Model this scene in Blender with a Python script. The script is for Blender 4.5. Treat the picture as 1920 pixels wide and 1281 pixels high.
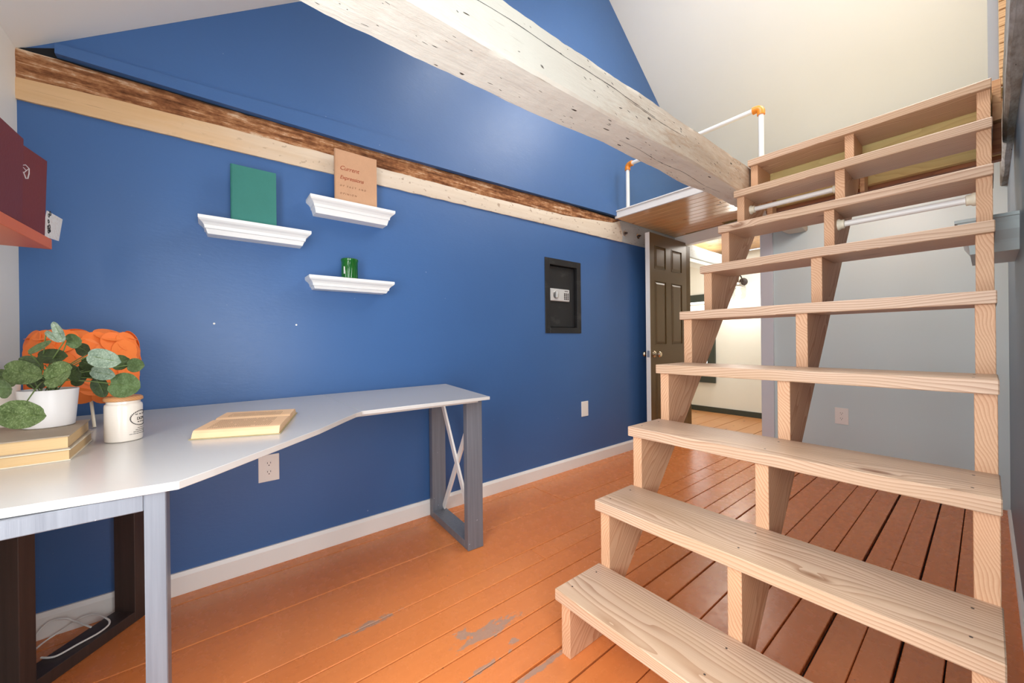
import bpy, bmesh, math, random
from mathutils import Vector, Matrix, noise
for o in list(bpy.data.objects): bpy.data.objects.remove(o, do_unlink=True)
S = bpy.context.scene
C = S.collection
random.seed(7)

# ------------------------------------------------------------------ camera
cam_d = bpy.data.cameras.new('camera'); cam = bpy.data.objects.new('camera', cam_d); C.objects.link(cam)
cam_d.sensor_width = 36.0; cam_d.sensor_fit = 'HORIZONTAL'; cam_d.lens = 711.76/1920*36.0
cam_d.clip_start = 0.02; cam_d.clip_end = 60
Rv = Vector((0.62428574, 0.7811187, -0.01099535)); Uv = Vector((0.00618291, 0.00913405, 0.99993917)); Fv = Vector((-0.78117161, 0.62431575, -0.00087266))
M = Matrix((Rv, Uv, -Fv)).transposed().to_4x4(); M.translation = Vector((0, 0, 1.0)); cam.matrix_world = M
S.camera = cam

# ------------------------------------------------------------------ world, lamps, exposure
S.view_settings.view_transform = 'Standard'; S.view_settings.look = 'None'
S.view_settings.exposure = 0.36; S.view_settings.gamma = 1.0
S.view_settings.use_curve_mapping = False
W = bpy.data.worlds.new('world'); S.world = W; W.use_nodes = True
bg = W.node_tree.nodes['Background']; bg.inputs['Color'].default_value = (0.75, 0.87, 1.0, 1); bg.inputs['Strength'].default_value = 2.0

def area(name, loc, direction, sx, sy, power, col=(1, 1, 1), spread=180):
    d = bpy.data.lights.new(name, 'AREA'); d.shape = 'RECTANGLE'; d.size = sx; d.size_y = sy
    d.energy = power; d.color = col; d.spread = math.radians(spread)
    o = bpy.data.objects.new(name, d); C.objects.link(o); o.location = loc
    o.rotation_euler = Vector(direction).to_track_quat('-Z', 'Y').to_euler()
    return o
# lamps added out of view, set in unseen windows and skylights
area('daylight_side_window', (-0.38, -0.58, 1.18), (-0.05, 1, 0.0), 0.80, 1.5, 24, (1.0, 0.99, 0.97))  # key light at an unseen window, added where the daylight comes from
area('daylight_skylight', (-0.28, 3.06, 3.70), (0.0, -0.613, -0.79), 0.62, 0.52, 22, (1.0, 0.97, 0.93))  # added at an unseen skylight, where the wall glare points
area('daylight_right_window', (0.16, 0.22, 0.95), (-1, 0.3, 0.0), 0.6, 1.1, 12, (1.0, 0.98, 0.95))  # added fill light, no window known here
area('daylight_left_skylight', (-0.95, 1.62, 3.52), (0.0, 0.59, -0.8), 0.7, 0.6, 17, (1.0, 0.99, 0.98))  # added fill to brighten the right roof slope, no skylight known
lpd = bpy.data.lights.new('under_loft_globe_light', 'POINT'); lpd.energy = 9; lpd.color = (1.0, 1.0, 0.98); lpd.shadow_soft_size = 0.07  # added fill point hidden behind the header board, no fixture
lpo = bpy.data.objects.new('under_loft_globe_light', lpd); C.objects.link(lpo); lpo.location = (-0.55, 2.86, 1.95)
area('next_room_ceiling_light', (-1.9, 4.65, 2.10), (0, 0, -1), 1.2, 0.8, 17, (1.0, 0.97, 0.90))  # unseen fill lamp added to brighten the room beyond

# ------------------------------------------------------------------ node helpers
def srgb(r, g, b):
    f = lambda c: ((c/255+0.055)/1.055)**2.4 if c/255 > 0.04045 else c/255/12.92
    return (f(r), f(g), f(b), 1.0)
class NT:
    def __init__(s, name):
        s.m = bpy.data.materials.new(name); s.m.use_nodes = True; s.t = s.m.node_tree; s.n = s.t.nodes
        s.b = s.n['Principled BSDF']
    def new(s, typ, **kw):
        n = s.n.new(typ)
        for k, v in kw.items(): setattr(n, k, v)
        return n
    def link(s, a, b): s.t.links.new(a, b)
    def val(s, sock, v):
        if isinstance(v, bpy.types.NodeSocket): s.link(v, sock)
        else: sock.default_value = v
    def math(s, op, a, b=0.0, c=None):
        n = s.new('ShaderNodeMath', operation=op); s.val(n.inputs[0], a); s.val(n.inputs[1], b)
        if c is not None: s.val(n.inputs[2], c)
        return n.outputs[0]
    def noise(s, vec, scale, detail=3, rough=0.5, dist=0.0, out='Fac'):
        n = s.new('ShaderNodeTexNoise'); s.link(vec, n.inputs['Vector']); n.inputs['Scale'].default_value = scale
        n.inputs['Detail'].default_value = detail; n.inputs['Roughness'].default_value = rough; n.inputs['Distortion'].default_value = dist
        return n.outputs[out]
    def mapping(s, vec, loc=(0, 0, 0), rot=(0, 0, 0), scale=(1, 1, 1)):
        n = s.new('ShaderNodeMapping'); s.link(vec, n.inputs['Vector']); s.val(n.inputs['Location'], loc)
        n.inputs['Rotation'].default_value = rot; n.inputs['Scale'].default_value = scale
        return n.outputs[0]
    def ramp(s, fac, stops):
        n = s.new('ShaderNodeValToRGB'); s.link(fac, n.inputs[0]); e = n.color_ramp.elements
        while len(e) < len(stops): e.new(0.5)
        for i, (p, c) in enumerate(stops):
            e[i].position = p; e[i].color = c if len(c) == 4 else (*c, 1)
        return n.outputs[0]
    def mix(s, fac, a, b, blend='MIX'):
        n = s.new('ShaderNodeMix', data_type='RGBA', blend_type=blend); s.val(n.inputs[0], fac)
        s.val(n.inputs[6], a); s.val(n.inputs[7], b); return n.outputs[2]
    def bump(s, h, strength=0.3, dist=0.005):
        n = s.new('ShaderNodeBump'); s.link(h, n.inputs['Height']); n.inputs['Strength'].default_value = strength
        n.inputs['Distance'].default_value = dist; s.link(n.outputs[0], s.b.inputs['Normal'])
    def obj(s): return s.new('ShaderNodeTexCoord').outputs['Object']
    def pos(s): return s.new('ShaderNodeNewGeometry').outputs['Position']
    def rnd(s): return s.new('ShaderNodeObjectInfo').outputs['Random']
    def shift(s, vec, k=9.0):
        r = s.rnd(); cx = s.new('ShaderNodeCombineXYZ')
        s.link(s.math('MULTIPLY', r, k), cx.inputs[0]); s.link(s.math('MULTIPLY', s.math('FRACT', s.math('MULTIPLY', r, 7.13)), k), cx.inputs[1])
        s.link(s.math('MULTIPLY', s.math('FRACT', s.math('MULTIPLY', r, 31.7)), k), cx.inputs[2])
        a = s.new('ShaderNodeVectorMath', operation='ADD'); s.link(vec, a.inputs[0]); s.link(cx.outputs[0], a.inputs[1]); return a.outputs[0]
    def done(s, col=None, rough=None, spec=None, metal=None, coat=None):
        if col is not None: s.val(s.b.inputs['Base Color'], col)
        if rough is not None: s.val(s.b.inputs['Roughness'], rough)
        if spec is not None: s.b.inputs['Specular IOR Level'].default_value = spec
        if metal is not None: s.b.inputs['Metallic'].default_value = metal
        if coat is not None: s.b.inputs['Coat Weight'].default_value = coat
        return s.m

def paint(name, c, rough=0.5, var=0.04, scale=3.0, bump=0.05, spec=0.5, coat=None):
    t = NT(name); p = t.pos(); n = t.noise(p, scale, 4, 0.6)
    dark = tuple(x*(1-var) for x in c[:3])+(1,); light = tuple(min(1, x*(1+var)) for x in c[:3])+(1,)
    col = t.mix(n, dark, light)
    n2 = t.noise(p, 140, 2, 0.5); t.bump(n2, bump, 0.002)
    return t.done(col, rough, spec, coat=coat)

def wood(name, rot=(0, 0, 0), light=(222, 190, 150), dark=(176, 128, 86), ring=200.0, rough=0.55, knots=True, stain=None, contrast=1.0, centre=(0.06, 0.09)):
    """solid wood: growth rings round a pith line that runs along local X after the rotation"""
    t = NT(name); base = t.mapping(t.obj(), rot=rot)
    r = t.rnd()
    sh = t.new('ShaderNodeCombineXYZ'); t.link(t.math('MULTIPLY', r, 13.0), sh.inputs[0])
    t.link(t.math('MULTIPLY_ADD', t.math('FRACT', t.math('MULTIPLY', r, 17.3)), 0.10, centre[0]), sh.inputs[1])
    t.link(t.math('MULTIPLY_ADD', t.math('FRACT', t.math('MULTIPLY', r, 41.9)), 0.08, centre[1]), sh.inputs[2])
    a = t.new('ShaderNodeVectorMath', operation='ADD'); t.link(base, a.inputs[0]); t.link(sh.outputs[0], a.inputs[1]); v = a.outputs[0]
    lowv = t.mapping(v, scale=(1.6, 7, 7))
    nz = t.noise(lowv, 1.0, 2, 0.5, out='Color')
    d = t.new('ShaderNodeVectorMath', operation='MULTIPLY_ADD'); t.link(nz, d.inputs[0]); d.inputs[1].default_value = (0.0, 0.085, 0.085); t.link(v, d.inputs[2])
    vv = d.outputs[0]
    if knots:
        vo = t.new('ShaderNodeTexVoronoi', voronoi_dimensions='3D'); t.link(t.mapping(v, scale=(2.6, 7.5, 7.5)), vo.inputs['Vector']); vo.inputs['Scale'].default_value = 1.0
        kd = t.math('POWER', 2.718, t.math('MULTIPLY', vo.outputs['Distance'], -7.0))
        kmask = t.math('MULTIPLY', kd, 1.0)
    sp = t.new('ShaderNodeSeparateXYZ'); t.link(vv, sp.inputs[0])
    rad = t.math('SQRT', t.math('ADD', t.math('POWER', sp.outputs[1], 2.0), t.math('POWER', sp.outputs[2], 2.0)))
    if knots: rad = t.math('ADD', rad, t.math('MULTIPLY', kmask, 0.03))
    w = t.math('FRACT', t.math('MULTIPLY', rad, ring))
    w = t.math('POWER', w, 2.2)
    fib = t.noise(t.mapping(v, scale=(4, 260, 260)), 1.0, 2, 0.6)
    tone = t.noise(t.mapping(v, scale=(1.2, 9, 9)), 1.0, 3, 0.5)
    L = srgb(*light); D = srgb(*dark); mid = tuple((L[i]*0.72+D[i]*0.28) for i in range(3))+(1,)
    c = t.mix(t.math('MULTIPLY', w, 0.62*contrast), t.mix(t.ramp(tone, [(0.3, (0, 0, 0)), (0.75, (1, 1, 1))]), L, mid), D)
    c = t.mix(t.math('MULTIPLY', t.math('SUBTRACT', fib, 0.35), 0.35), c, D)
    if knots:
        kc = t.ramp(kmask, [(0.0, (0, 0, 0)), (0.42, (0, 0, 0)), (0.62, (0.65, 0.65, 0.65)), (0.9, (1, 1, 1))])
        c = t.mix(kc, c, srgb(120, 72, 42))
    if stain:
        sm = t.ramp(t.noise(t.mapping(v, scale=(1.0, 5, 5)), 1.3, 2, 0.5), [(0.45, (0, 0, 0)), (0.7, (0.5, 0.5, 0.5))])
        c = t.mix(sm, c, srgb(*stain))
    t.bump(t.math('ADD', t.math('MULTIPLY', w, 0.5), fib), 0.12, 0.002)
    return t.done(c, rough, 0.4)

M_ = {}
def blue_paint(name, c):
    t = NT(name); p = t.pos()
    n = t.noise(p, 1.1, 3, 0.5); n2 = t.noise(t.mapping(p, scale=(1, 1, 3)), 40, 3, 0.6)
    col = t.mix(t.ramp(n, [(0.3, (0, 0, 0)), (0.7, (1, 1, 1))]), tuple(x*0.94 for x in c[:3])+(1,), tuple(x*1.05 for x in c[:3])+(1,))
    ch = t.noise(p, 55, 2, 0.4); chip = t.ramp(ch, [(0.0, (0, 0, 0)), (0.80, (0, 0, 0)), (0.82, (1, 1, 1))])
    col = t.mix(t.math('MULTIPLY', chip, 0.5), col, srgb(170, 185, 210))
    t.bump(t.math('ADD', t.math('MULTIPLY', n2, 0.6), t.math('MULTIPLY', t.noise(p, 5, 2, 0.5), 2.5)), 0.16, 0.004)
    return t.done(col, t.math('MULTIPLY_ADD', n2, 0.12, 0.34), 0.5)
M_['blue'] = blue_paint('blue_wall_paint', srgb(62, 101, 155))
M_['white_wall'] = paint('white_wall_paint', srgb(232, 228, 220), 0.6)
M_['ceiling'] = paint('white_ceiling_paint', srgb(240, 239, 234), 0.65, 0.03, 1.5)
M_['grey_wall'] = paint('pale_grey_wall_paint', srgb(204, 222, 224), 0.45, 0.02, 2)
M_['slate'] = paint('slate_wall_paint', srgb(112, 130, 146), 0.4, 0.06, 3)  # the grey-blue wall paint, darkened to carry the shade
M_['slate_light'] = paint('grey_board_paint', srgb(160, 163, 168), 0.5)
M_['lavender'] = paint('pale_lavender_casing_paint', srgb(214, 219, 226), 0.4, 0.02)
M_['trim'] = paint('white_trim_paint', srgb(238, 235, 230), 0.35, 0.02, 6)
M_['cream'] = paint('cream_wall_paint', srgb(236, 236, 226), 0.6)
M_['dark_trim'] = paint('dark_green_black_trim_paint', srgb(58, 64, 56), 0.4)
M_['brown'] = paint('brown_door_paint', srgb(96, 76, 46), 0.28, 0.05, 4, 0.04)
M_['white_satin'] = paint('white_satin_shelf_paint', srgb(240, 240, 238), 0.35, 0.01)
M_['desk_white'] = paint('white_laminate', srgb(194, 191, 187), 0.22, 0.015, 2, 0.01)
M_['plastic_white'] = paint('white_plastic', srgb(240, 238, 232), 0.35, 0.01, 3, 0.0)
M_['pvc'] = paint('white_pvc', srgb(236, 236, 234), 0.35, 0.01, 3, 0.0)
M_['ivory'] = paint('ivory_plastic', srgb(232, 226, 205), 0.4, 0.02)
M_['orange_fit'] = paint('orange_fitting_paint', srgb(232, 140, 40), 0.4, 0.15, 30)
M_['shelf_orange'] = paint('orange_shelf_paint', srgb(214, 106, 50), 0.35, 0.04, 5)
M_['black'] = paint('black_gap', srgb(14, 14, 18), 0.8, 0.0)
M_['metal'] = NT('brushed_steel').done(srgb(200, 200, 198), 0.3, 0.5, 1.0)
M_['silver_plastic'] = paint('silver_plastic', srgb(196, 196, 194), 0.3, 0.03, 20)
M_['brass'] = NT('nickel_knob').done(srgb(214, 200, 176), 0.18, 0.5, 1.0)
M_['maroon'] = paint('maroon_cloth', srgb(108, 40, 38), 0.55, 0.08, 8, 0.2)
M_['pages'] = None

def blue_grey_timber():
    t = NT('grey_stained_timber'); p = t.obj()
    g = t.noise(t.mapping(t.shift(p), scale=(90, 90, 2.5)), 1.0, 4, 0.6); g2 = t.noise(t.shift(p), 6, 3, 0.5)
    c = t.mix(g, srgb(86, 89, 98), srgb(134, 137, 144)); c = t.mix(t.math('MULTIPLY', g2, 0.4), c, srgb(96, 97, 104))
    sp = t.ramp(t.noise(t.shift(p), 90, 2, 0.5), [(0.0, (0, 0, 0)), (0.76, (0, 0, 0)), (0.79, (1, 1, 1))])
    c = t.mix(sp, c, srgb(200, 204, 214)); t.bump(g, 0.25, 0.002)
    return t.done(c, 0.38, 0.5)
M_['frame'] = blue_grey_timber()
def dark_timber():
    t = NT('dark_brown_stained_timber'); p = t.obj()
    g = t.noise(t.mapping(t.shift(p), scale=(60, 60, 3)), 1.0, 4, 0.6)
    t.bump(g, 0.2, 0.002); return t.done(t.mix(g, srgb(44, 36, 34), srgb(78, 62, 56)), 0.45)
M_['frame_dark'] = dark_timber()  # darkened for the shade under the desk; also colours small dark fittings

def floor_paint():
    t = NT('orange_floor_paint'); p = t.pos(); q = t.shift(p, 3.0)
    g = t.noise(t.mapping(q, scale=(60, 3, 60)), 1.0, 3, 0.6); big = t.noise(q, 2.2, 3, 0.5)
    c = t.mix(big, srgb(220, 126, 64), srgb(230, 146, 86)); c = t.mix(t.math('MULTIPLY', g, 0.25), c, srgb(170, 78, 34))
    # scratches and worn spots down to grey wood
    s1 = t.ramp(t.noise(t.mapping(p, scale=(26, 9, 1)), 2.2, 3, 0.6), [(0.0, (0, 0, 0)), (0.735, (0, 0, 0)), (0.76, (1, 1, 1))])
    c = t.mix(t.math('MULTIPLY', s1, 0.55), c, srgb(226, 168, 128))
    s2 = t.ramp(t.noise(p, 46, 2, 0.5), [(0.0, (0, 0, 0)), (0.775, (0, 0, 0)), (0.80, (1, 1, 1))])
    c = t.mix(t.math('MULTIPLY', s2, 0.7), c, srgb(92, 70, 58))
    def spot(cx, cy, rx, ry, thr):
        v = t.mapping(p, loc=(-cx/rx, -cy/ry, 0), scale=(1/rx, 1/ry, 1)); sp = t.new('ShaderNodeVectorMath', operation='LENGTH'); t.link(v, sp.inputs[0])
        f = t.math('SUBTRACT', 1.0, sp.outputs['Value']); nn = t.noise(t.mapping(p, scale=(60, 22, 1)), 1.0, 4, 0.7)
        return t.ramp(t.math('ADD', t.math('MULTIPLY', f, 0.35), t.math('MULTIPLY', nn, 1.1)), [(thr, (0, 0, 0)), (thr+0.05, (1, 1, 1))])
    for cxy in ((-1.082, 0.75, 0.035, 0.13, 0.62), (-1.125, 0.67, 0.028, 0.035, 0.62), (-1.375, 0.44, 0.02, 0.14, 0.66), (-0.97, 0.66, 0.012, 0.10, 0.66), (-0.86, 0.76, 0.012, 0.2, 0.62), (-0.99, 0.79, 0.02, 0.02, 0.6)):
        c = t.mix(t.math('MULTIPLY', spot(*cxy), 0.75), c, srgb(158, 138, 124))
    t.bump(t.math('ADD', t.math('MULTIPLY', g, 0.6), t.math('MULTIPLY', t.noise(p, 18, 3, 0.6), 0.8)), 0.11, 0.004)
    return t.done(c, t.math('MULTIPLY_ADD', t.noise(p, 25, 3, 0.6), 0.22, 0.15), 0.5)
M_['floor'] = floor_paint()
def nat_floor(name, a, b, sc=(60, 3, 60), rough=0.3):
    t = NT(name); q = t.shift(t.pos(), 5.0)
    g = t.noise(t.mapping(q, scale=sc), 1.0, 4, 0.6); big = t.noise(q, 3.0, 3, 0.5)
    c = t.mix(big, srgb(*a), srgb(*b)); c = t.mix(t.math('MULTIPLY', g, 0.45), c, srgb(150, 92, 50))
    c = t.mix(t.math('MULTIPLY', t.rnd(), 0.3), c, srgb(*b))
    kn = t.new('ShaderNodeTexVoronoi'); t.link(t.mapping(q, scale=(sc[0]*0.12+4, sc[1]*0.12+4, 6)), kn.inputs['Vector']); kn.inputs['Scale'].default_value = 1.0
    c = t.mix(t.ramp(kn.outputs['Distance'], [(0.0, (1, 1, 1)), (0.09, (0.8, 0.8, 0.8)), (0.14, (0, 0, 0))]), c, srgb(96, 48, 24))
    t.bump(g, 0.1, 0.002); return t.done(c, rough, 0.5)
M_['next_floor'] = nat_floor('natural_floor_boards', (214, 168, 118), (190, 128, 76))
M_['soffit'] = nat_floor('varnished_pine_planks', (250, 210, 156), (238, 180, 118), (3, 60, 60), 0.2)

def beam_mat(name, base, second, dark, paintmix=0.75, cracks=True, tan_from=None):
    t = NT(name); p = t.pos()
    g = t.noise(t.mapping(p, scale=(30, 1.8, 30)), 1.0, 5, 0.65); big = t.noise(t.mapping(p, scale=(4, 1.4, 4)), 1.0, 4, 0.6)
    fine = t.noise(t.mapping(p, scale=(60, 14, 60)), 1.0, 4, 0.7)
    f = t.ramp(t.math('ADD', t.math('MULTIPLY', big, 0.65), t.math('MULTIPLY', fine, 0.35)), [(paintmix-0.22, (0, 0, 0)), (paintmix, (1, 1, 1))])
    if tan_from is not None:
        sp = t.new('ShaderNodeSeparateXYZ'); t.link(p, sp.inputs[0])
        k = t.math('MULTIPLY', t.math('SUBTRACT', sp.outputs[1], tan_from), 0.7); k = t.math('MINIMUM', t.math('MAXIMUM', k, 0.0), 0.8)
        nrm = t.new('ShaderNodeNewGeometry').outputs['Normal']; sn = t.new('ShaderNodeSeparateXYZ'); t.link(nrm, sn.inputs[0])
        side = t.math('MAXIMUM', sn.outputs[0], 0.10); f2 = t.math('MULTIPLY', t.math('MULTIPLY', k, side), t.math('ADD', 0.55, t.math('MULTIPLY', fine, 0.9)))
        f = t.math('MINIMUM', t.math('ADD', t.math('MULTIPLY', f, 0.6), f2), 1.0)
    c = t.mix(f, srgb(*base), srgb(*second))
    slots = t.ramp(t.noise(t.mapping(p, scale=(70, 15, 70)), 1.0, 1.0, 0.4), [(0.0, (0, 0, 0)), (0.765, (0, 0, 0)), (0.785, (1, 1, 1))])
    streak = t.ramp(t.noise(t.mapping(p, scale=(120, 5, 120)), 1.0, 3, 0.6), [(0.0, (0, 0, 0)), (0.68, (0, 0, 0)), (0.76, (0.6, 0.6, 0.6))])
    c = t.mix(streak, c, srgb(150, 138, 118)); c = t.mix(slots, c, srgb(*dark))
    h = t.math('SUBTRACT', t.math('ADD', g, t.math('MULTIPLY', fine, 0.8)), t.math('MULTIPLY', slots, 1.5))
    t.bump(h, 0.5, 0.005)
    return t.done(c, 0.6, 0.35)
M_['beam_white'] = beam_mat('peeling_white_painted_timber', (220, 219, 208), (182, 156, 132), (62, 52, 40), 0.74, tan_from=0.75)
M_['beam_grey'] = beam_mat('weathered_grey_timber', (196, 200, 202), (120, 112, 98), (60, 56, 46), 0.55)
def pale_beam():
    t = NT('bare_pale_beam_timber'); p = t.pos(); sp = t.new('ShaderNodeSeparateXYZ'); t.link(p, sp.inputs[0])
    g = t.noise(t.mapping(p, scale=(40, 1.6, 40)), 1.0, 5, 0.65); big = t.noise(t.mapping(p, scale=(4, 3.0, 12)), 1.0, 4, 0.6)
    warm = t.mix(g, srgb(226, 190, 146), srgb(202, 160, 112)); white = t.mix(g, srgb(226, 214, 198), srgb(204, 184, 160))
    k = t.math('MINIMUM', t.math('MAXIMUM', t.math('ADD', t.math('MULTIPLY', sp.outputs[1], 1.3), t.math('SUBTRACT', big, 0.25)), 0.0), 1.0)
    c = t.mix(k, warm, white)
    gr = t.math('GREATER_THAN', t.math('ADD', sp.outputs[1], t.math('MULTIPLY', t.noise(p, 14, 3, 0.6), 0.12)), 2.93)
    c = t.mix(gr, c, t.mix(big, srgb(196, 200, 200), srgb(160, 162, 160)))
    spk = t.ramp(t.noise(t.mapping(p, scale=(60, 32, 60)), 1.0, 2, 0.5), [(0.0, (0, 0, 0)), (0.64, (0, 0, 0)), (0.70, (1, 1, 1))]); c = t.mix(t.math('MULTIPLY', t.math('MULTIPLY', spk, k), 0.6), c, srgb(136, 106, 80))
    cr = t.ramp(t.noise(t.mapping(p, scale=(100, 1.4, 130)), 1.0, 3, 0.6), [(0.0, (0, 0, 0)), (0.70, (0, 0, 0)), (0.76, (0.8, 0.8, 0.8))]); c = t.mix(cr, c, srgb(120, 84, 54))
    t.bump(g, 0.4, 0.004); return t.done(c, 0.6)
M_['pale_beam'] = pale_beam()
def bark():
    t = NT('rough_brown_hewn_timber'); p = t.pos()
    g = t.noise(t.mapping(p, scale=(40, 3.5, 55)), 1.0, 6, 0.7); h = t.noise(t.mapping(p, scale=(20, 16, 30)), 1.0, 5, 0.7)
    f = t.math('ADD', t.math('MULTIPLY', g, 0.6), t.math('MULTIPLY', h, 0.4))
    c = t.ramp(f, [(0.36, srgb(78, 46, 28)), (0.47, srgb(134, 86, 54)), (0.55, srgb(178, 126, 86)), (0.64, srgb(226, 200, 170))])
    t.bump(f, 1.0, 0.012); return t.done(c, 0.8, 0.2)
M_['bark'] = bark()

M_['tread'] = wood('tread_pine', (0, 0, 0), (220, 192, 166), (160, 118, 90), 130.0, 0.45, True, (190, 158, 124), 1.35, (0.02, 0.10))
M_['stringer'] = wood('stringer_fir', (math.radians(0), 0, 0), (222, 176, 132), (176, 112, 72), 170.0, 0.55, True, None, 1.1, (0.05, 0.05))
M_['rim'] = wood('yellow_rim_board', (0, 0, 0), (222, 196, 132), (190, 150, 92), 120, 0.6, True, (200, 200, 140))
M_['rim_brown'] = wood('brown_board', (0, 0, 0), (168, 108, 70), (120, 70, 44), 120, 0.6, False)  # brown carries the shade on the inner board and lower block
M_['lath'] = wood('bare_lath', (0, 0, 0), (222, 186, 140), (160, 110, 70), 90, 0.7, False)
M_['lid'] = wood('bamboo_lid', (0, 0, 0), (206, 150, 98), (170, 110, 64), 300, 0.5, False)

def stringer_rot(t_ang):
    pass

# ------------------------------------------------------------------ mesh helpers
class MB:
    def __init__(s): s.bm = bmesh.new()
    def _box(s, pts, bevel):
        vs = [s.bm.verts.new(p) for p in pts]
        fs = [s.bm.faces.new([vs[i] for i in q]) for q in ((0, 3, 2, 1), (4, 5, 6, 7), (0, 1, 5, 4), (1, 2, 6, 5), (2, 3, 7, 6), (3, 0, 4, 7))]
        if bevel > 0:
            es = list({e for f in fs for e in f.edges})
            bmesh.ops.bevel(s.bm, geom=es, offset=bevel, segments=1, affect='EDGES', clamp_overlap=True)
    def box(s, x0, x1, y0, y1, z0, z1, bevel=0.0):
        s._box([(x0, y0, z0), (x1, y0, z0), (x1, y1, z0), (x0, y1, z0), (x0, y0, z1), (x1, y0, z1), (x1, y1, z1), (x0, y1, z1)], bevel); return s
    def obox(s, o, a, b, c, bevel=0.0):
        o, a, b, c = map(Vector, (o, a, b, c))
        s._box([o, o+a, o+a+b, o+b, o+c, o+a+c, o+a+b+c, o+b+c], bevel); bmesh.ops.recalc_face_normals(s.bm, faces=s.bm.faces); return s
    def prism(s, poly, ext, bevel=0.0):
        """poly: list of 3-D points, ext: extrusion vector"""
        ext = Vector(ext); a = [s.bm.verts.new(p) for p in poly]; b = [s.bm.verts.new(Vector(p)+ext) for p in poly]; n = len(poly)
        fs = [s.bm.faces.new(a), s.bm.faces.new(b[::-1])]
        for i in range(n): fs.append(s.bm.faces.new((a[i], b[i], b[(i+1) % n], a[(i+1) % n])))
        bmesh.ops.recalc_face_normals(s.bm, faces=fs)
        if bevel > 0:
            es = list({e for f in fs for e in f.edges}); bmesh.ops.bevel(s.bm, geom=es, offset=bevel, segments=1, affect='EDGES', clamp_overlap=True)
        return s
    def tube(s, pts, r, n=12, cap=True, radii=None):
        pts = [Vector(p) for p in pts]; rings = []
        prev = None
        for i, p in enumerate(pts):
            d = (pts[min(i+1, len(pts)-1)]-pts[max(i-1, 0)]).normalized()
            if prev is None:
                u = d.orthogonal().normalized()
            else:
                u = (prev-d*prev.dot(d)).normalized()
            prev = u; v = d.cross(u); rr = radii[i] if radii else r
            rings.append([s.bm.verts.new(p+(u*math.cos(2*math.pi*k/n)+v*math.sin(2*math.pi*k/n))*rr) for k in range(n)])
        for A, B in zip(rings, rings[1:]):
            for k in range(n): s.bm.faces.new((A[k], A[(k+1) % n], B[(k+1) % n], B[k]))
        if cap: s.bm.faces.new(rings[0][::-1]); s.bm.faces.new(rings[-1])
        return s
    def lathe(s, c, prof, n=32, axis='Z', sx=1.0, sy=1.0):
        c = Vector(c); rings = []
        for r, h in prof:
            ring = []
            for k in range(n):
                a = 2*math.pi*k/n; u, v = r*math.cos(a)*sx, r*math.sin(a)*sy
                q = {'Z': (u, v, h), 'X': (h, u, v), 'Y': (u, h, v)}[axis]
                ring.append(s.bm.verts.new(c+Vector(q)))
            rings.append(ring)
        for A, B in zip(rings, rings[1:]):
            for k in range(n): s.bm.faces.new((A[k], A[(k+1) % n], B[(k+1) % n], B[k]))
        s.bm.faces.new(rings[0][::-1]); s.bm.faces.new(rings[-1])
        bmesh.ops.recalc_face_normals(s.bm, faces=s.bm.faces); return s
    def build(s, name, mat, parent=None, smooth=False, origin=None):
        me = bpy.data.meshes.new(name); 
        if parent is not None:
            off = parent_world(parent)
        else:
            off = Vector(origin) if origin else Vector((0, 0, 0))
        if off.length > 0: bmesh.ops.translate(s.bm, verts=s.bm.verts, vec=-off)
        s.bm.to_mesh(me); s.bm.free()
        me.materials.append(mat)
        if smooth:
            for p in me.polygons: p.use_smooth = True
            try: me.set_sharp_from_angle(angle=math.radians(40))
            except Exception: pass
        o = bpy.data.objects.new(name, me); C.objects.link(o)
        if parent is not None: o.parent = parent
        elif origin: o.location = origin
        return o
def parent_world(o):
    v = Vector((0, 0, 0))
    while o is not None: v += Vector(o.location); o = o.parent
    return v
def tag(o, label=None, cat=None, group=None, kind=None):
    if label: o['label'] = label
    if cat: o['category'] = cat
    if group: o['group'] = group
    if kind: o['kind'] = kind
    return o
def empty(name, loc, label=None, cat=None, group=None, kind=None):
    o = bpy.data.objects.new(name, None); C.objects.link(o); o.location = loc; o.empty_display_size = 0.05
    return tag(o, label, cat, group, kind)
def text(name, body, size, mat, parent, origin, xdir, ydir, shear=0.0, extrude=0.0004, spacing=1.0):
    cu = bpy.data.curves.new(name, 'FONT'); cu.body = body; cu.size = size; cu.shear = shear; cu.extrude = extrude; cu.space_character = spacing
    tmp = bpy.data.objects.new(name+'_tmp', cu); C.objects.link(tmp)
    dg = bpy.context.evaluated_depsgraph_get(); me = bpy.data.meshes.new_from_object(tmp.evaluated_get(dg)); bpy.data.objects.remove(tmp, do_unlink=True)
    X = Vector(xdir).normalized(); Y = Vector(ydir).normalized(); Z = X.cross(Y); Mx = Matrix((X, Y, Z)).transposed().to_4x4()
    Mx.translation = Vector(origin)-parent_world(parent); me.transform(Mx)
    me.materials.clear(); me.materials.append(mat); o = bpy.data.objects.new(name, me); C.objects.link(o); o.parent = parent
    return o

WX = -2.034           # plane of the blue gable wall
YL = -0.497           # white left wall
XR = 0.078            # right wall
def zl(y): return 2.369+0.739*y      # left roof slope
def zr(y): return 6.095-0.777*y      # right roof slope
def yf(x): return 3.82-0.1257*(x-WX) # far wall, slightly out of square

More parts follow.
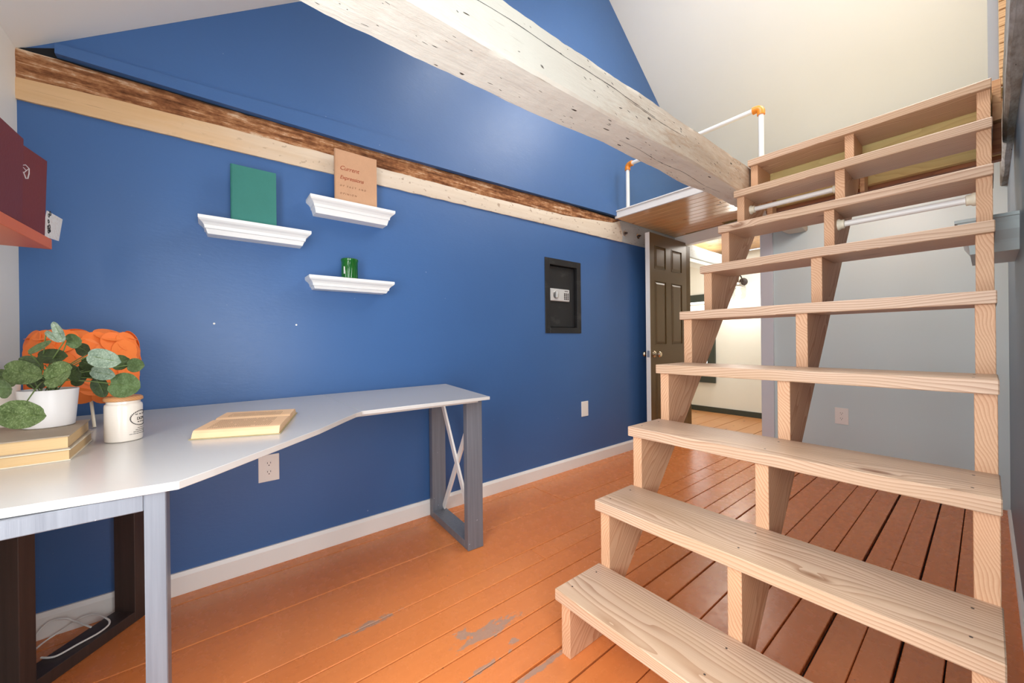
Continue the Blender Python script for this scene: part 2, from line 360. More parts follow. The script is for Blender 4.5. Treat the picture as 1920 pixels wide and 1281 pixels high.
# ------------------------------------------------------------------ setting: walls and ceilings
b = MB(); ex = (-0.1, 0, 0)
def wq(y0, y1, z0, z1): b.prism([(WX, y0, z0), (WX, y1, z0), (WX, y1, z1), (WX, y0, z1)], ex)
wq(YL-0.1, 1.957, 0, 1.99); wq(2.318, 3.82, 0, 1.99); wq(1.957, 2.318, 0, 1.072); wq(1.957, 2.318, 1.604, 1.99)
b.prism([(WX, -0.512, 1.99), (WX, 3.86, 1.99), (WX, 3.86, zr(3.86)), (WX, 2.458, 4.185)], ex); b.prism([(WX, 3.86, 2.15), (WX, 5.0, 2.15), (WX, 5.0, zr(5.0)), (WX, 3.86, zr(3.86))], ex)
tag(b.build('wall_front', M_['blue']), 'blue painted gable wall with shelves and wall safe', kind='structure')
# left wall with an added, unseen window opening (x -0.72..-0.02, z 0.85..1.92)
b = MB()
b.box(-2.14, -0.82, YL-0.1, YL, 0, 2.0); b.box(0.04, XR+0.12, YL-0.1, YL, 0, 2.0); b.box(-0.82, 0.04, YL-0.1, YL, 0, 0.42); b.box(-0.82, 0.04, YL-0.1, YL, 1.92, 2.0)
tag(b.build('wall_left', M_['white_wall']), 'white side wall at the left edge', kind='structure')
# right wall: lower part, opening added for fill light by the camera, upper gable
b = MB()
def rq(y0, y1, z0, z1, x=XR): b.prism([(x, y0, z0), (x, y1, z0), (x, y1, z1), (x, y0, z1)], (0.1, 0, 0))
rq(YL, -0.08, 0, 2.1); rq(-0.08, 0.52, 0, 0.4); rq(-0.08, 0.52, 1.5, 2.1); rq(0.52, yf(XR), 0, 2.1)
tag(b.build('wall_right', M_['slate']), 'slate grey wall at the right edge beside the stairs', kind='structure')
b = MB()
b.prism([(XR, YL, 2.1), (XR, -0.08, 2.1), (XR, -0.08, zl(-0.08)), (XR, -0.4, zl(-0.4)), (XR, YL, 2.1)][:4], (0.1, 0, 0))
b.prism([(XR, 0.52, 2.1), (XR, 5.14, 2.1), (XR, 2.458, 4.185), (XR, 0.52, zl(0.52))], (0.1, 0, 0))
b.prism([(XR, -0.08, 2.1), (XR, 0.52, 2.1), (XR, 0.52, zl(0.52)), (XR, -0.08, zl(-0.08))], (0.1, 0, 0))
tag(b.build('wall_right_gable', M_['white_wall']), 'white upper gable above the right wall', kind='structure')
b = MB(); b.prism([(-2.14, YL-0.1, zl(YL-0.1)), (-2.14, 2.458, 4.185), (-2.14, 2.458, 4.285), (-2.14, YL-0.1, zl(YL-0.1)+0.1)], (2.4, 0, 0))
tag(b.build('ceiling', M_['ceiling']), 'white sloping ceiling at the upper left', kind='structure')
b = MB(); b.prism([(-2.14, 2.458, 4.185), (-2.14, 4.96, 2.241), (-2.14, 4.96, 2.341), (-2.14, 2.458, 4.285)], (2.4, 0, 0))
tag(b.build('ceiling', M_['ceiling']), 'off-white sloping ceiling above the loft and stairs', kind='structure')
# frames of the unseen windows and skylights added around the lamps
def window(name, mb_list, label):
    w = empty(name, mb_list[0][0], label, kind='structure')
    for (_, part, mb, mat) in mb_list: mb.build(part, mat, w)
    return w
gl = NT('window_glass'); gl.b.inputs['Transmission Weight'].default_value = 1.0; gl.b.inputs['Roughness'].default_value = 0.0; gl.b.inputs['IOR'].default_value = 1.01
gl.b.inputs['Base Color'].default_value = (1, 1, 1, 1); M_['glass'] = gl.m
def frame_yz(mb, x0, x1, ya, yb, za, zb, w=0.035):
    mb.box(x0, x1, ya, ya+w, za, zb); mb.box(x0, x1, yb-w, yb, za, zb); mb.box(x0, x1, ya+w, yb-w, za, za+w); mb.box(x0, x1, ya+w, yb-w, zb-w, zb)
def frame_xz(mb, y0, y1, xa, xb, za, zb, w=0.035):
    mb.box(xa, xa+w, y0, y1, za, zb); mb.box(xb-w, xb, y0, y1, za, zb); mb.box(xa+w, xb-w, y0, y1, za, za+w); mb.box(xa+w, xb-w, y0, y1, zb-w, zb)
m1 = MB(); frame_xz(m1, YL-0.07, YL-0.02, -0.82, 0.04, 0.42, 1.92, 0.025)
window('window_1', [((-0.37, YL-0.05, 1.4), 'window_frame', m1, M_['trim'])], 'white framed window in the left wall')
m1 = MB(); sd = Vector((0, 0.79, -0.613)); sn = Vector((0, -0.613, -0.79)); so = Vector((-0.28, 3.06, zr(3.06)))
for (a, l, c_, w_) in ((-0.35, 0.70, -0.30, 0.035), (-0.35, 0.70, 0.265, 0.035)): m1.obox(so+Vector((a, 0, 0))+sd*c_, Vector((l, 0, 0)), sd*w_, sn*0.02)
for a in (-0.35, 0.315): m1.obox(so+Vector((a, 0, 0))-sd*0.265, Vector((0.035, 0, 0)), sd*0.53, sn*0.02)
window('window_2', [((-0.28, 3.06, 3.71), 'window_frame', m1, M_['trim'])], 'skylight in the right roof slope above the stairs')
m1 = MB(); sd = Vector((0, 0.804, 0.594)); sn = Vector((0, 0.594, -0.804)); so = Vector((-0.95, 1.62, zl(1.62)))
for c_ in (-0.34, 0.305): m1.obox(so+Vector((-0.39, 0, 0))+sd*c_, Vector((0.78, 0, 0)), sd*0.035, sn*0.02)
for a in (-0.39, 0.355): m1.obox(so+Vector((a, 0, 0))-sd*0.305, Vector((0.035, 0, 0)), sd*0.61, sn*0.02)
window('window_5', [((-0.95, 1.62, 3.56), 'window_frame', m1, M_['trim'])], 'skylight in the left roof slope')
m1 = MB(); frame_yz(m1, XR+0.02, XR+0.06, -0.08, 0.52, 0.4, 1.5, 0.025)
window('window_3', [((XR+0.04, 0.22, 1.7), 'window_frame', m1, M_['trim'])], 'window in the right wall beside the camera')

# far wall (a little out of square) with its doorway
D = Vector((1, -0.1257, 0)).normalized(); N = Vector((0.1257, 1, 0)).normalized()   # along / behind
def fw(x, dz, off=0.0): # point on the far wall face at given x, pushed back by off
    p = Vector((x, yf(x), dz)); return p+N*off
def fbox(mb, xa, xb, za, zb, o0, o1, bevel=0.0):
    a = fw(xa, za, o0); bb = fw(xb, za, o0)
    return mb.obox(a, bb-a, N*(o1-o0), (0, 0, zb-za), bevel)
b = MB(); fbox(b, WX, -1.936, 0, 1.96, 0, 0.09); fbox(b, -1.128, XR, 0, 2.06, 0, 0.1)
tag(b.build('wall_back', M_['grey_wall']), 'pale grey wall behind the open staircase', kind='structure')
b = MB(); fbox(b, WX+0.01, -1.128, 1.967, 2.06, 0.02, 0.09)
b.build('header_core', M_['trim'])
bpy.data.objects['header_core'].name = 'trim_1'; tag(bpy.data.objects['trim_1'], 'white header inside the doorway head', kind='structure')
b = MB(); fbox(b, -2.02, -1.128, 1.957, 2.058, -0.022, 0.02, 0.002)
tag(b.build('trim_2', M_['trim']), 'white header board over the doorway', kind='structure')
b = MB(); fbox(b, -1.207, -1.112, 0, 1.957, -0.02, 0.11, 0.002)
tag(b.build('trim_3', M_['lavender']), 'pale lavender door casing between doorway and grey wall', kind='structure')

b = MB(); fbox(b, -1.9355, -1.919, 0, 1.955, -0.01, 0.085, 0.002)
tag(b.build('trim_7', M_['brown']), 'brown hinge-side door jamb', kind='structure')

# ------------------------------------------------------------------ floor
fl = empty('floor', (-1.0, 1.6, -0.02), 'orange painted wide board floor', kind='structure')
b = MB(); b.box(-3.5, 0.3, -0.7, 5.6, -0.10, -0.022); b.build('subfloor', M_['black'], fl)
seams = [-2.034, -1.949, -1.66, -1.375, -1.272, -1.166, -1.05, -0.965, -0.875, -0.77, -0.645, -0.55, -0.452, -0.35, -0.262, -0.178, -0.085, 0.078]
gaps = [0, .003, .003, .004, .0025, .005, .0035, .005, .006, .007, .004, .003, .004, .009, .003, .007, .004, 0]
joints = {2: [2.9], 3: [1.2, 3.0], 5: [2.2], 7: [0.1], 8: [3.1], 12: [1.9], 1: [1.73], 14: [2.4]}
for i in range(len(seams)-1):
    x0 = seams[i]+gaps[i]/2; x1 = seams[i+1]-gaps[i+1]/2
    ys = [YL]+joints.get(i, [])+[yf(seams[i+1])+0.04]
    for ya, yb in zip(ys, ys[1:]):
        dz = random.uniform(-0.0012, 0.0012)
        MB().box(x0, x1, ya+0.0012, yb-0.0012, -0.022, dz, 0.0018).build('floor_board', M_['floor'], fl)
# next room boards
xs = [-3.2, -2.86, -2.6, -2.31, -2.12, -1.93, -1.70, -1.53, -1.33, -1.2, -1.02, -0.8, -0.6, -0.3]
for i, (xa, xb) in enumerate(zip(xs, xs[1:])):
    MB().box(xa+0.0025, xb-0.0025, max(yf(xa), yf(xb))+0.045 if xa > -2.1 else 3.87, 5.38, -0.022, random.uniform(-0.001, 0.001), 0.002).build('floor_board', M_['next_floor'], fl)
b = MB(); fbox(b, -1.905, -1.207, -0.02, 0.008, 0.03, 0.10, 0.002); b.build('threshold', M_['next_floor'], fl)

# ------------------------------------------------------------------ baseboards
b = MB(); b.prism([(WX, YL, 0), (-2.018, YL, 0), (-2.018, YL, 0.072), (-2.026, YL, 0.087), (WX, YL, 0.087)], (0, 3.82-YL, 0))
tag(b.build('baseboard_front', M_['trim']), 'white baseboard along the blue wall', kind='structure')
b = MB(); b.prism([(XR, 0.3, 0), (XR-0.012, 0.3, 0), (XR-0.012, 0.3, 0.018), (XR-0.008, 0.3, 0.024), (XR, 0.3, 0.024)], (0, yf(XR)-0.35, 0))
tag(b.build('baseboard_right', M_['trim']), 'low white base strip along the right wall', kind='structure')

# ------------------------------------------------------------------ next room
b = MB(); b.box(-3.3, -0.2, 5.38, 5.48, 0, 2.12)
b.box(-3.3, -3.2, 3.87, 5.38, 0, 2.12); b.box(-0.3, -0.2, 3.72, 3.87, 0, 2.05); b.box(-0.3, -0.2, 3.87, 5.38, 0, 2.12); b.box(-3.3, -2.2, 3.84, 3.87, 0, 2.2)
tag(b.build('wall_next_room', M_['cream']), 'cream wall of the room beyond the doorway', kind='structure')
b = MB(); b.box(-3.2, -0.3, 5.364, 5.38, 0, 0.07, 0.002)
tag(b.build('baseboard_back', M_['dark_trim']), 'dark green-black baseboard in the room beyond', kind='structure')
w4 = empty('window_4', (-2.6, 5.37, 1.0), 'dark framed bright window in the room beyond', kind='structure')
em = NT('bright_window_daylight'); em.b.inputs['Base Color'].default_value = (0.8, 0.8, 0.8, 1); em.b.inputs['Emission Color'].default_value = (0.93, 0.97, 1, 1); em.b.inputs['Emission Strength'].default_value = 1.1
b = MB(); frame_xz(b, 5.35, 5.381, -3.0, -2.30, 0.40, 1.62, 0.10); b.build('window_frame', M_['dark_trim'], w4)
MB().box(-2.9, -2.40, 5.370, 5.379, 0.5, 1.52).build('pane', em.m, w4)
MB().box(-2.9, -2.40, 5.362, 5.369, 1.47, 1.49, 0.001).build('blind_rail', M_['plastic_white'], w4)

# ------------------------------------------------------------------ open staircase
st = empty('staircase', (-0.43, 0.87, 0), 'open-riser loft staircase of bare pine treads on three notched stringers', 'staircase')
RUN, RISE, Y0, Z0, TH, DEP = 0.2011, 0.2285, 0.855, 0.210, 0.036, 0.222
XL, XE = -0.866, 0.018
for i in range(9):
    y = Y0+RUN*i; z = Z0+RISE*i
    bm_ = MB(); n = 24
    # board with slightly eased and wavy edges
    o = bm_.box(XL, XE, y, y+DEP, z-TH, z, 0.0022).build('tread', M_['tread'], st)
# stringer outline in the y-z plane: notched front, straight sloping back, level foot
def stringer_poly():
    pts = [(Y0+0.020, 0.0)]
    for i in range(9):
        y = Y0+RUN*i+0.020; z = Z0+RISE*i-TH
        pts += [(y, z), (y+RUN, z)]
    yt = pts[-1][0]; pts = pts[:-1]+[(2.688, pts[-1][1])]
    zb = 1.136*(2.688)-1.180
    pts += [(2.688, zb), (1.180/1.136, 0.0)]
    return pts
gdir = math.atan2(RISE, RUN)
SP = stringer_poly()
def make_stringer_mat():
    # grain runs along the slope of the board
    return wood('stringer_pine', (0, 0, 0), (224, 184, 148), (180, 120, 82), 150.0, 0.55, True, None, 1.15, (0.03, 0.04))
sm = make_stringer_mat()
# rotate grain: mapping node rotation so that local x follows the slope
mp = [n for n in sm.node_tree.nodes if n.type == 'MAPPING'][0]; mp.vector_type = 'POINT'
mp.inputs['Rotation'].default_value = (0, 0, 0)
# build a small chain: swap axes (y,z) -> slope frame
nt = sm.node_tree; tc = [n for n in nt.nodes if n.type == 'TEX_COORD'][0]
sep = nt.nodes.new('ShaderNodeSeparateXYZ'); nt.links.new(tc.outputs['Object'], sep.inputs[0])
def mth(op, a, b_):
    n = nt.nodes.new('ShaderNodeMath'); n.operation = op
    for k, v in enumerate((a, b_)):
        if isinstance(v, bpy.types.NodeSocket): nt.links.new(v, n.inputs[k])
        else: n.inputs[k].default_value = v
    return n.outputs[0]
cg, sg = math.cos(gdir), math.sin(gdir)
al = mth('ADD', mth('MULTIPLY', sep.outputs[1], cg), mth('MULTIPLY', sep.outputs[2], sg))
ac = mth('ADD', mth('MULTIPLY', sep.outputs[1], -sg), mth('MULTIPLY', sep.outputs[2], cg))
cmb = nt.nodes.new('ShaderNodeCombineXYZ'); nt.links.new(al, cmb.inputs[0]); nt.links.new(ac, cmb.inputs[1]); nt.links.new(sep.outputs[0], cmb.inputs[2])
for l in list(nt.links):
    if l.to_node == mp and l.to_socket.name == 'Vector': nt.links.remove(l)
nt.links.new(cmb.outputs[0], mp.inputs['Vector'])
for (xa, xb) in ((-0.856, -0.820), (-0.437, -0.402), (-0.021, 0.0155)):
    MB().prism([(xa, y, z) for y, z in SP], (xb-xa, 0, 0), 0.0012).build('stringer', sm, st)
# white brace rods between the stringers
for xa, xb, y, z in ((-0.402, -0.021, 2.14, 1.489), (-0.820, -0.437, 2.37, 1.717)):
    r = MB().tube([(xa+0.002, y, z), (xb-0.002, y, z)], 0.0125, 16).build('brace_rod', M_['pvc'], st, True)
    tag(r, 'white pipe rod between stringers')
    MB().lathe((xa+0.0005, y, z), [(0.024, 0), (0.024, 0.006), (0.019, 0.012), (0.019, 0.022), (0.016, 0.024)], 20, 'X').build('flange', M_['ivory'], r, True)
    MB().lathe((xb-0.0005, y, z), [(0.024, 0), (0.024, -0.006), (0.019, -0.012), (0.019, -0.022), (0.016, -0.024)], 20, 'X').build('flange', M_['ivory'], r, True)
b = MB()
for i in range(9):
    y = Y0+RUN*i; z = Z0+RISE*i
    for x in (XL+0.03, -0.42, XE-0.04):
        for yy in (0.05, 0.17): b.lathe((x, y+yy, z), [(0.0028, -0.001), (0.0028, 0.0004)], 8)
o = b.build('screw_heads', M_['frame_dark'], st); o['kind'] = 'stuff'

# ------------------------------------------------------------------ rough timbers
def rough_beam(y0, y1, x0f, x1f, z0f, z1f, amp, seed, ny=160, nc=7, chamfer=0.012, parent=None, name='beam', mat=None, capmat=None):
    bm = bmesh.new(); rings = []
    for i in range(ny+1):
        y = y0+(y1-y0)*i/ny; x0, x1, z0, z1 = x0f(y), x1f(y), z0f(y), z1f(y); cx, cz = (x0+x1)/2, (z0+z1)/2
        pts = []
        c = chamfer*(0.7+0.6*noise.noise(Vector((seed, y*3, 0))))
        cor = [(x0+c, z0), (x1-c, z0), (x1, z0+c), (x1, z1-c), (x1-c, z1), (x0+c, z1), (x0, z1-c), (x0, z0+c)]
        for k in range(8):
            a, bq = cor[k], cor[(k+1) % 8]; m = nc if k % 2 == 0 else 2
            for j in range(m): pts.append((a[0]+(bq[0]-a[0])*j/m, a[1]+(bq[1]-a[1])*j/m))
        ring = []
        for (x, z) in pts:
            n1 = noise.noise(Vector((x*7+seed, y*2.2, z*7))); n2 = noise.noise(Vector((x*30+seed, y*9, z*30))); n3 = noise.noise(Vector((x*12, y*30, z*12+seed)))
            d = amp*(n1*1.0+n2*0.35+n3*0.22); v = Vector((x-cx, 0, z-cz)); v = v.normalized() if v.length > 0 else v
            ring.append(bm.verts.new((x+v.x*d, y, z+v.z*d)))
        rings.append(ring)
    n = len(rings[0])
    for A, B in zip(rings, rings[1:]):
        for k in range(n): bm.faces.new((A[k], A[(k+1) % n], B[(k+1) % n], B[k]))
    bm.faces.new(rings[0][::-1]); bm.faces.new(rings[-1]); bmesh.ops.recalc_face_normals(bm, faces=bm.faces)
    mb = MB(); mb.bm.free(); mb.bm = bm
    return mb.build(name, mat, parent, True, None if parent else (0, 0, 0))
L_ = lambda v: (lambda y: v)
def interp(tab):
    def f(y):
        if y <= tab[0][0]: return tab[0][1]
        for (a, va), (b_, vb) in zip(tab, tab[1:]):
            if y <= b_: return va+(vb-va)*(y-a)/(b_-a)
        return tab[-1][1]
    return f
cb = empty('tie_beam', (-0.95, 1.5, 1.835), 'thick rough-hewn tie beam in peeling white paint crossing overhead to the stair top', 'beam')
rough_beam(YL, 3.66, interp([(0, -1.041), (.83, -1.052), (1.38, -1.010), (2.0, -1.022), (2.24, -1.0), (3.6, -1.0)]), interp([(0, -0.870), (.6, -0.878), (1.2, -0.872), (1.8, -0.864), (2.2, -0.868), (3.6, -0.868)]),
           L_(1.837), interp([(0, 2.006), (1.2, 2.0), (2.1, 2.005), (2.6, 2.014), (3.6, 2.014)]), 0.0068, 3.1, 260, 9, 0.010, cb, 'timber', M_['beam_white'])
# long drying crack, nail holes and slots, laid on the hewn surface
from mathutils.bvhtree import BVHTree
tim = [o for o in cb.children if o.name.startswith('timber')][0]; off = parent_world(cb)
bv = BVHTree.FromPolygons([v.co+off for v in tim.data.vertices], [list(p.vertices) for p in tim.data.polygons])
def hit_side(y, z): h = bv.ray_cast(Vector((0, y, z)), Vector((-1, 0, 0))); return h[0].x+0.0004 if h[0] else -0.868
def hit_under(x, y): h = bv.ray_cast(Vector((x, y, 1.0)), Vector((0, 0, 1))); return h[0].z-0.0004 if h[0] else 1.835
b = MB(); rs = random.Random(5)
def crack_z(y): return 1.940+0.016*math.sin(y*1.3+0.6)+0.010*noise.noise(Vector((y*3, 0, 0)))-0.006*y
def sliver(pts, wf, side=True):
    fs = []
    for i_, (p, q) in enumerate(zip(pts, pts[1:])):
        w0, w1 = wf(i_/(len(pts)-1)), wf((i_+1)/(len(pts)-1))
        if side: quad = [(hit_side(p[0], p[1]-w0), p[0], p[1]-w0), (hit_side(q[0], q[1]-w1), q[0], q[1]-w1), (hit_side(q[0], q[1]+w1), q[0], q[1]+w1), (hit_side(p[0], p[1]+w0), p[0], p[1]+w0)]; e = (-0.0045, 0, 0)
        else: quad = [(p[0]-w0, p[1], hit_under(p[0]-w0, p[1])), (q[0]-w1, q[1], hit_under(q[0]-w1, q[1])), (q[0]+w1, q[1], hit_under(q[0]+w1, q[1])), (p[0]+w0, p[1], hit_under(p[0]+w0, p[1]))]; e = (0, 0, 0.0045)
        b.prism(quad, e)
sliver([(0.55+0.03*i, crack_z(0.55+0.03*i)) for i in range(32)], lambda t: 0.0003+0.0009*math.sin(math.pi*t)**0.5*(0.7+0.3*math.sin(40*t)))
sliver([(1.30+0.03*i, crack_z(1.30+0.03*i)-0.006) for i in range(15)], lambda t: 0.0002+0.0006*math.sin(math.pi*t))
sliver([(0.30+0.03*i, 0.0) for i in range(1)], lambda t: 0)
for k in range(44):
    yy = rs.uniform(0.5, 2.4); zz = rs.uniform(1.855, 1.995); L = rs.uniform(0.003, 0.016); h = rs.uniform(0.0004, 0.0012)
    sliver([(yy+L*t/3, zz-rs.uniform(0.2, 0.5)*L*t/3) for t in range(4)], lambda t: 0.0002+h*math.sin(math.pi*t))
for k in range(60):
    yy = rs.uniform(0.2, 2.5); xx = rs.uniform(-1.02, -0.885); L = rs.uniform(0.003, 0.02); h = rs.uniform(0.0003, 0.0009); dx = rs.uniform(-.12, .12)
    sliver([(xx+L*t/3*dx, yy+L*t/3) for t in range(4)], lambda t: 0.0002+h*math.sin(math.pi*t), False)
sliver([(-0.955+0.006*math.sin(i*0.5), 1.35+0.035*i) for i in range(28)], lambda t: 0.0003+0.0005*math.sin(math.pi*t), False)
o = b.build('crack_and_nail_slots', M_['black'], cb); o['kind'] = 'stuff'

rb = empty('wall_plate_beam', (0.07, 2.3, 1.85), 'weathered grey rough timber on the right wall above the stairs', 'beam')
rough_beam(1.15, 3.54, interp([(1.1, 0.040), (2.4, 0.047), (3.5, 0.052)]), L_(0.105), interp([(1.1, 1.845), (3.5, 1.853)]), L_(2.10), 0.007, 8.2, 120, 6, 0.012, rb, 'timber', M_['beam_grey'])

wb = empty('wall_beam', (-2.03, 1.4, 1.83), 'exposed half-stripped timber beam set in the blue wall, brown above and pale below', 'beam')
zb_ = interp([(-.5, 1.832), (.06, 1.836), (.7, 1.844), (1.37, 1.853), (2.4, 1.867), (3.24, 1.876), (3.83, 1.885)])
zm_ = interp([(-.5, 1.903), (-.29, 1.917), (.06, 1.928), (.48, 1.934), (.7, 1.935), (1.37, 1.943), (2.16, 1.965), (2.75, 2.02), (2.9, 2.07)])
zt_ = interp([(-.5, 2.004), (0, 2.008), (.6, 2.017), (1.37, 2.033), (2.1, 2.057), (2.76, 2.062), (3.83, 2.058)])
def strip_face(y0, y1, za, zb2, x0, rows, ny, amp, sd, mat, name, fx=20, fy=3, depth=0.05):
    bm = bmesh.new(); g = []
    for i in range(ny+1):
        y = y0+(y1-y0)*i/ny; row = []
        a, t_ = za(y)+0.0022*noise.noise(Vector((y*14, sd, 1))), zb2(y)+0.0026*noise.noise(Vector((y*11, sd, 5)))
        row.append(bm.verts.new((x0-depth, y, a)))
        for j in range(rows+1):
            z = a+(t_-a)*j/rows
            d = amp*(noise.noise(Vector((sd, y*fy, z*fx)))+0.5*noise.noise(Vector((sd+5, y*fy*4, z*fx*3)))+0.3*noise.noise(Vector((sd+9, y*fy*11, z*fx*5))))
            e = 0.004*(1 if j in (0, rows) else 0)
            row.append(bm.verts.new((x0+d-e, y, z)))
        row.append(bm.verts.new((x0-depth, y, t_)))
        g.append(row)
    for A, B in zip(g, g[1:]):
        for k in range(len(A)-1): bm.faces.new((A[k], B[k], B[k+1], A[k+1]))
    bm.faces.new(g[0]); bm.faces.new(g[-1][::-1]); bmesh.ops.recalc_face_normals(bm, faces=bm.faces)
    mb = MB(); mb.bm.free(); mb.bm = bm; return mb.build(name, mat, wb, True)
strip_face(YL, 3.82, zb_, zm_, -2.021, 5, 300, 0.0022, 2.0, M_['pale_beam'], 'pale_band')
o = strip_face(YL, 2.86, zm_, zt_, -2.0245, 9, 340, 0.0055, 7.0, M_['bark'], 'brown_band', 26, 4)
tag(o, 'rough brown hewn upper half of the beam')
for y_, z_ in ((2.921, 1.954), (3.129, 1.964)):
    bo = MB().lathe((-2.021, y_, z_), [(0.024, 0), (0.024, 0.003), (0.015, 0.004)], 20, 'X').build('bolt', M_['metal'], wb, True)
    MB().lathe((-2.018, y_, z_), [(0.011, 0), (0.011, 0.014), (0.006, 0.015), (0.006, 0.026)], 6, 'X').build('bolt_nut', M_['frame_dark'], bo)
# blue strip above the wall beam and the black strip painting the shadow in the gap below it
b = MB(); sb = interp([(-.41, 2.012), (.7, 2.017), (1.8, 2.048), (2.72, 2.078)]); stp = interp([(-.41, 2.047), (.06, 2.066), (.40, 2.090), (1.05, 2.122), (1.8, 2.148), (2.72, 2.175)])
ys = [-0.406+(2.79+0.406)*i/24 for i in range(25)]
for ya, yb in zip(ys, ys[1:]):
    b.prism([(-2.001, ya, sb(ya)), (-2.001, yb, sb(yb)), (-2.001, yb, stp(yb)), (-2.001, ya, stp(ya))], (-0.036, 0, 0))
tag(b.build('trim_4', M_['blue']), 'blue painted strip on the gable just above the wall beam', kind='structure')
b = MB(); b.prism([(-2.0335, YL, 2.0), (-2.0335, 2.79, 2.03), (-2.0335, 2.79, 2.09), (-2.0335, -0.406, 2.045), (-2.0335, YL, 2.005)], (0.003, 0, 0))  # black sheet standing in for the shadow under the blue strip
tag(b.build('trim_5', M_['black']), 'dark open gap along the top of the wall beam', kind='structure')
# beam carrying on through the next room
nb = empty('far_beam', (-2.12, 4.6, 1.87), 'rough tan beam seen through the doorway top beyond the brown door', 'beam')
rough_beam(3.86, 5.36, L_(-2.2), L_(-2.034), L_(1.90), L_(2.045), 0.008, 11.0, 60, 6, 0.012, nb, 'timber', M_['pale_beam'])
MB().box(-2.2, -2.045, 3.88, 5.36, 1.862, 1.90, 0.002).build('painted_board', M_['cream'], nb)

# ------------------------------------------------------------------ loft
lf = empty('loft_platform', (-1.0, 3.2, 2.06), 'loft platform with white edge board and varnished pine plank underside', 'loft')
yy = 2.80; k = 0
while yy < 3.76:
    y1 = min(yy+0.0865, 3.80)
    x1 = min(0.07, WX+(3.82-(y1))/0.1257-0.02) if y1 > 3.5 else 0.07
    if yy+0.0865 > yf(-2.0): y1 = yf(-2.0)-0.003
    xa_end = -1.06 if True else x1
    MB().prism([(-2.018, yy+0.002, 2.060), (min(x1, -1.046), yy+0.002, 2.060), (min(x1, -1.046), y1-0.002, 2.060), (-2.018, y1-0.002, 2.060)], (0, 0, 0.012), 0.002).build('soffit_plank', M_['soffit'], lf)
    if x1 > -0.8: MB().box(-0.85, x1, yy+0.002, y1-0.002, 2.060, 2.072, 0.002).build('soffit_plank', M_['soffit'], lf)
    yy += 0.0865
MB().box(-2.022, -0.94, 2.780, 2.798, 2.058, 2.112, 0.0015).build('fascia_board', M_['trim'], lf)
MB().box(-2.022, -0.94, 2.770, 2.80, 2.112, 2.124, 0.003).build('edge_cap', M_['trim'], lf)
MB().box(-2.02, XR-0.004, 2.80, 3.86, 2.074, 2.118).build('subfloor', M_['rim'], lf)
o = MB().box(-0.858, 0.045, 2.692, 2.729, 1.795, 2.10, 0.0015).build('rim_joist', M_['rim'], lf); tag(o, 'yellowish header board behind the top treads')
o = MB().box(-0.858, 0.045, 2.731, 2.768, 1.778, 2.09, 0.0015).build('rim_joist', M_['rim_brown'], lf); tag(o, 'darker brown inner header board')
MB().box(0.0195, 0.044, 2.62, 2.690, 1.916, 2.088, 0.0012).build('blocking', M_['stringer'], lf)
MB().box(0.0195, 0.044, 2.655, 2.690, 1.79, 1.913, 0.0012).build('blocking', M_['rim_brown'], lf)  # lower block in the darker wood to show it shaded
MB().box(-0.4, -0.382, 2.60, 2.690, 1.74, 1.86, 0.001).build('cleat', M_['stringer'], lf)
MB().box(-0.818, -0.79, 2.62, 2.690, 1.72, 1.84, 0.001).build('cleat', M_['stringer'], lf)
# next room plank ceiling
c3 = empty('ceiling', (-1.8, 4.6, 2.13), 'pine plank ceiling of the room beyond', kind='structure')
yy = 3.87
while yy < 5.37:
    MB().box(-3.2, -0.2, yy+0.0015, min(yy+0.085, 5.38)-0.0015, 2.13, 2.145, 0.002).build('ceiling_plank', M_['soffit'], c3); yy += 0.085
MB().box(-3.3, 0.2, 3.87, 5.48, 2.148, 2.235).build('roof_deck', M_['white_wall'], c3)
# trim and lath at the loft's right side
b = MB(); b.box(0.010, 0.040, 2.76, 2.775, 2.12, 3.3, 0.001)
tag(b.build('trim_6', M_['slate_light']), 'grey vertical trim board at the right side of the loft', kind='structure')
lw = empty('lath_strip', (0.055, 2.74, 2.12), 'narrow vertical strip of bare stacked lath between grey trim and rough timber', 'lath')
zz = 2.105
while zz < 2.9:
    MB().box(0.041, 0.07, 2.735+random.uniform(-.004, .004), 2.76, zz, zz+0.033, 0.001).build('lath', M_['lath'], lw); zz += 0.037

# ------------------------------------------------------------------ pipe railing
pr_ = empty('pipe_railing', (-1.4, 2.85, 2.118), 'low white pipe guard rail with orange elbows along the loft edge', 'railing')
for x in (-1.936, -0.918):
    MB().tube([(x, 2.85, 2.119), (x, 2.85, 2.492)], 0.0155, 16).build('post', M_['pvc'], pr_, True)
MB().tube([(-1.90, 2.85, 2.516), (-0.955, 2.85, 2.516)], 0.0155, 16).build('rail', M_['pvc'], pr_, True)
for x, s in ((-1.936, 1), (-0.918, -1)):
    pts = [(x, 2.85, 2.470), (x, 2.85, 2.490)]+[(x+s*0.026*(1-math.cos(a)), 2.85, 2.490+0.026*math.sin(a)) for a in [i*math.pi/12 for i in range(1, 7)]]+[(x+s*0.048, 2.85, 2.516)]
    rad = [0.023, 0.0235]+[0.0225]*6+[0.0235]
    MB().tube(pts, 0.022, 20, True, rad).build('elbow_fitting', M_['orange_fit'], pr_, True)

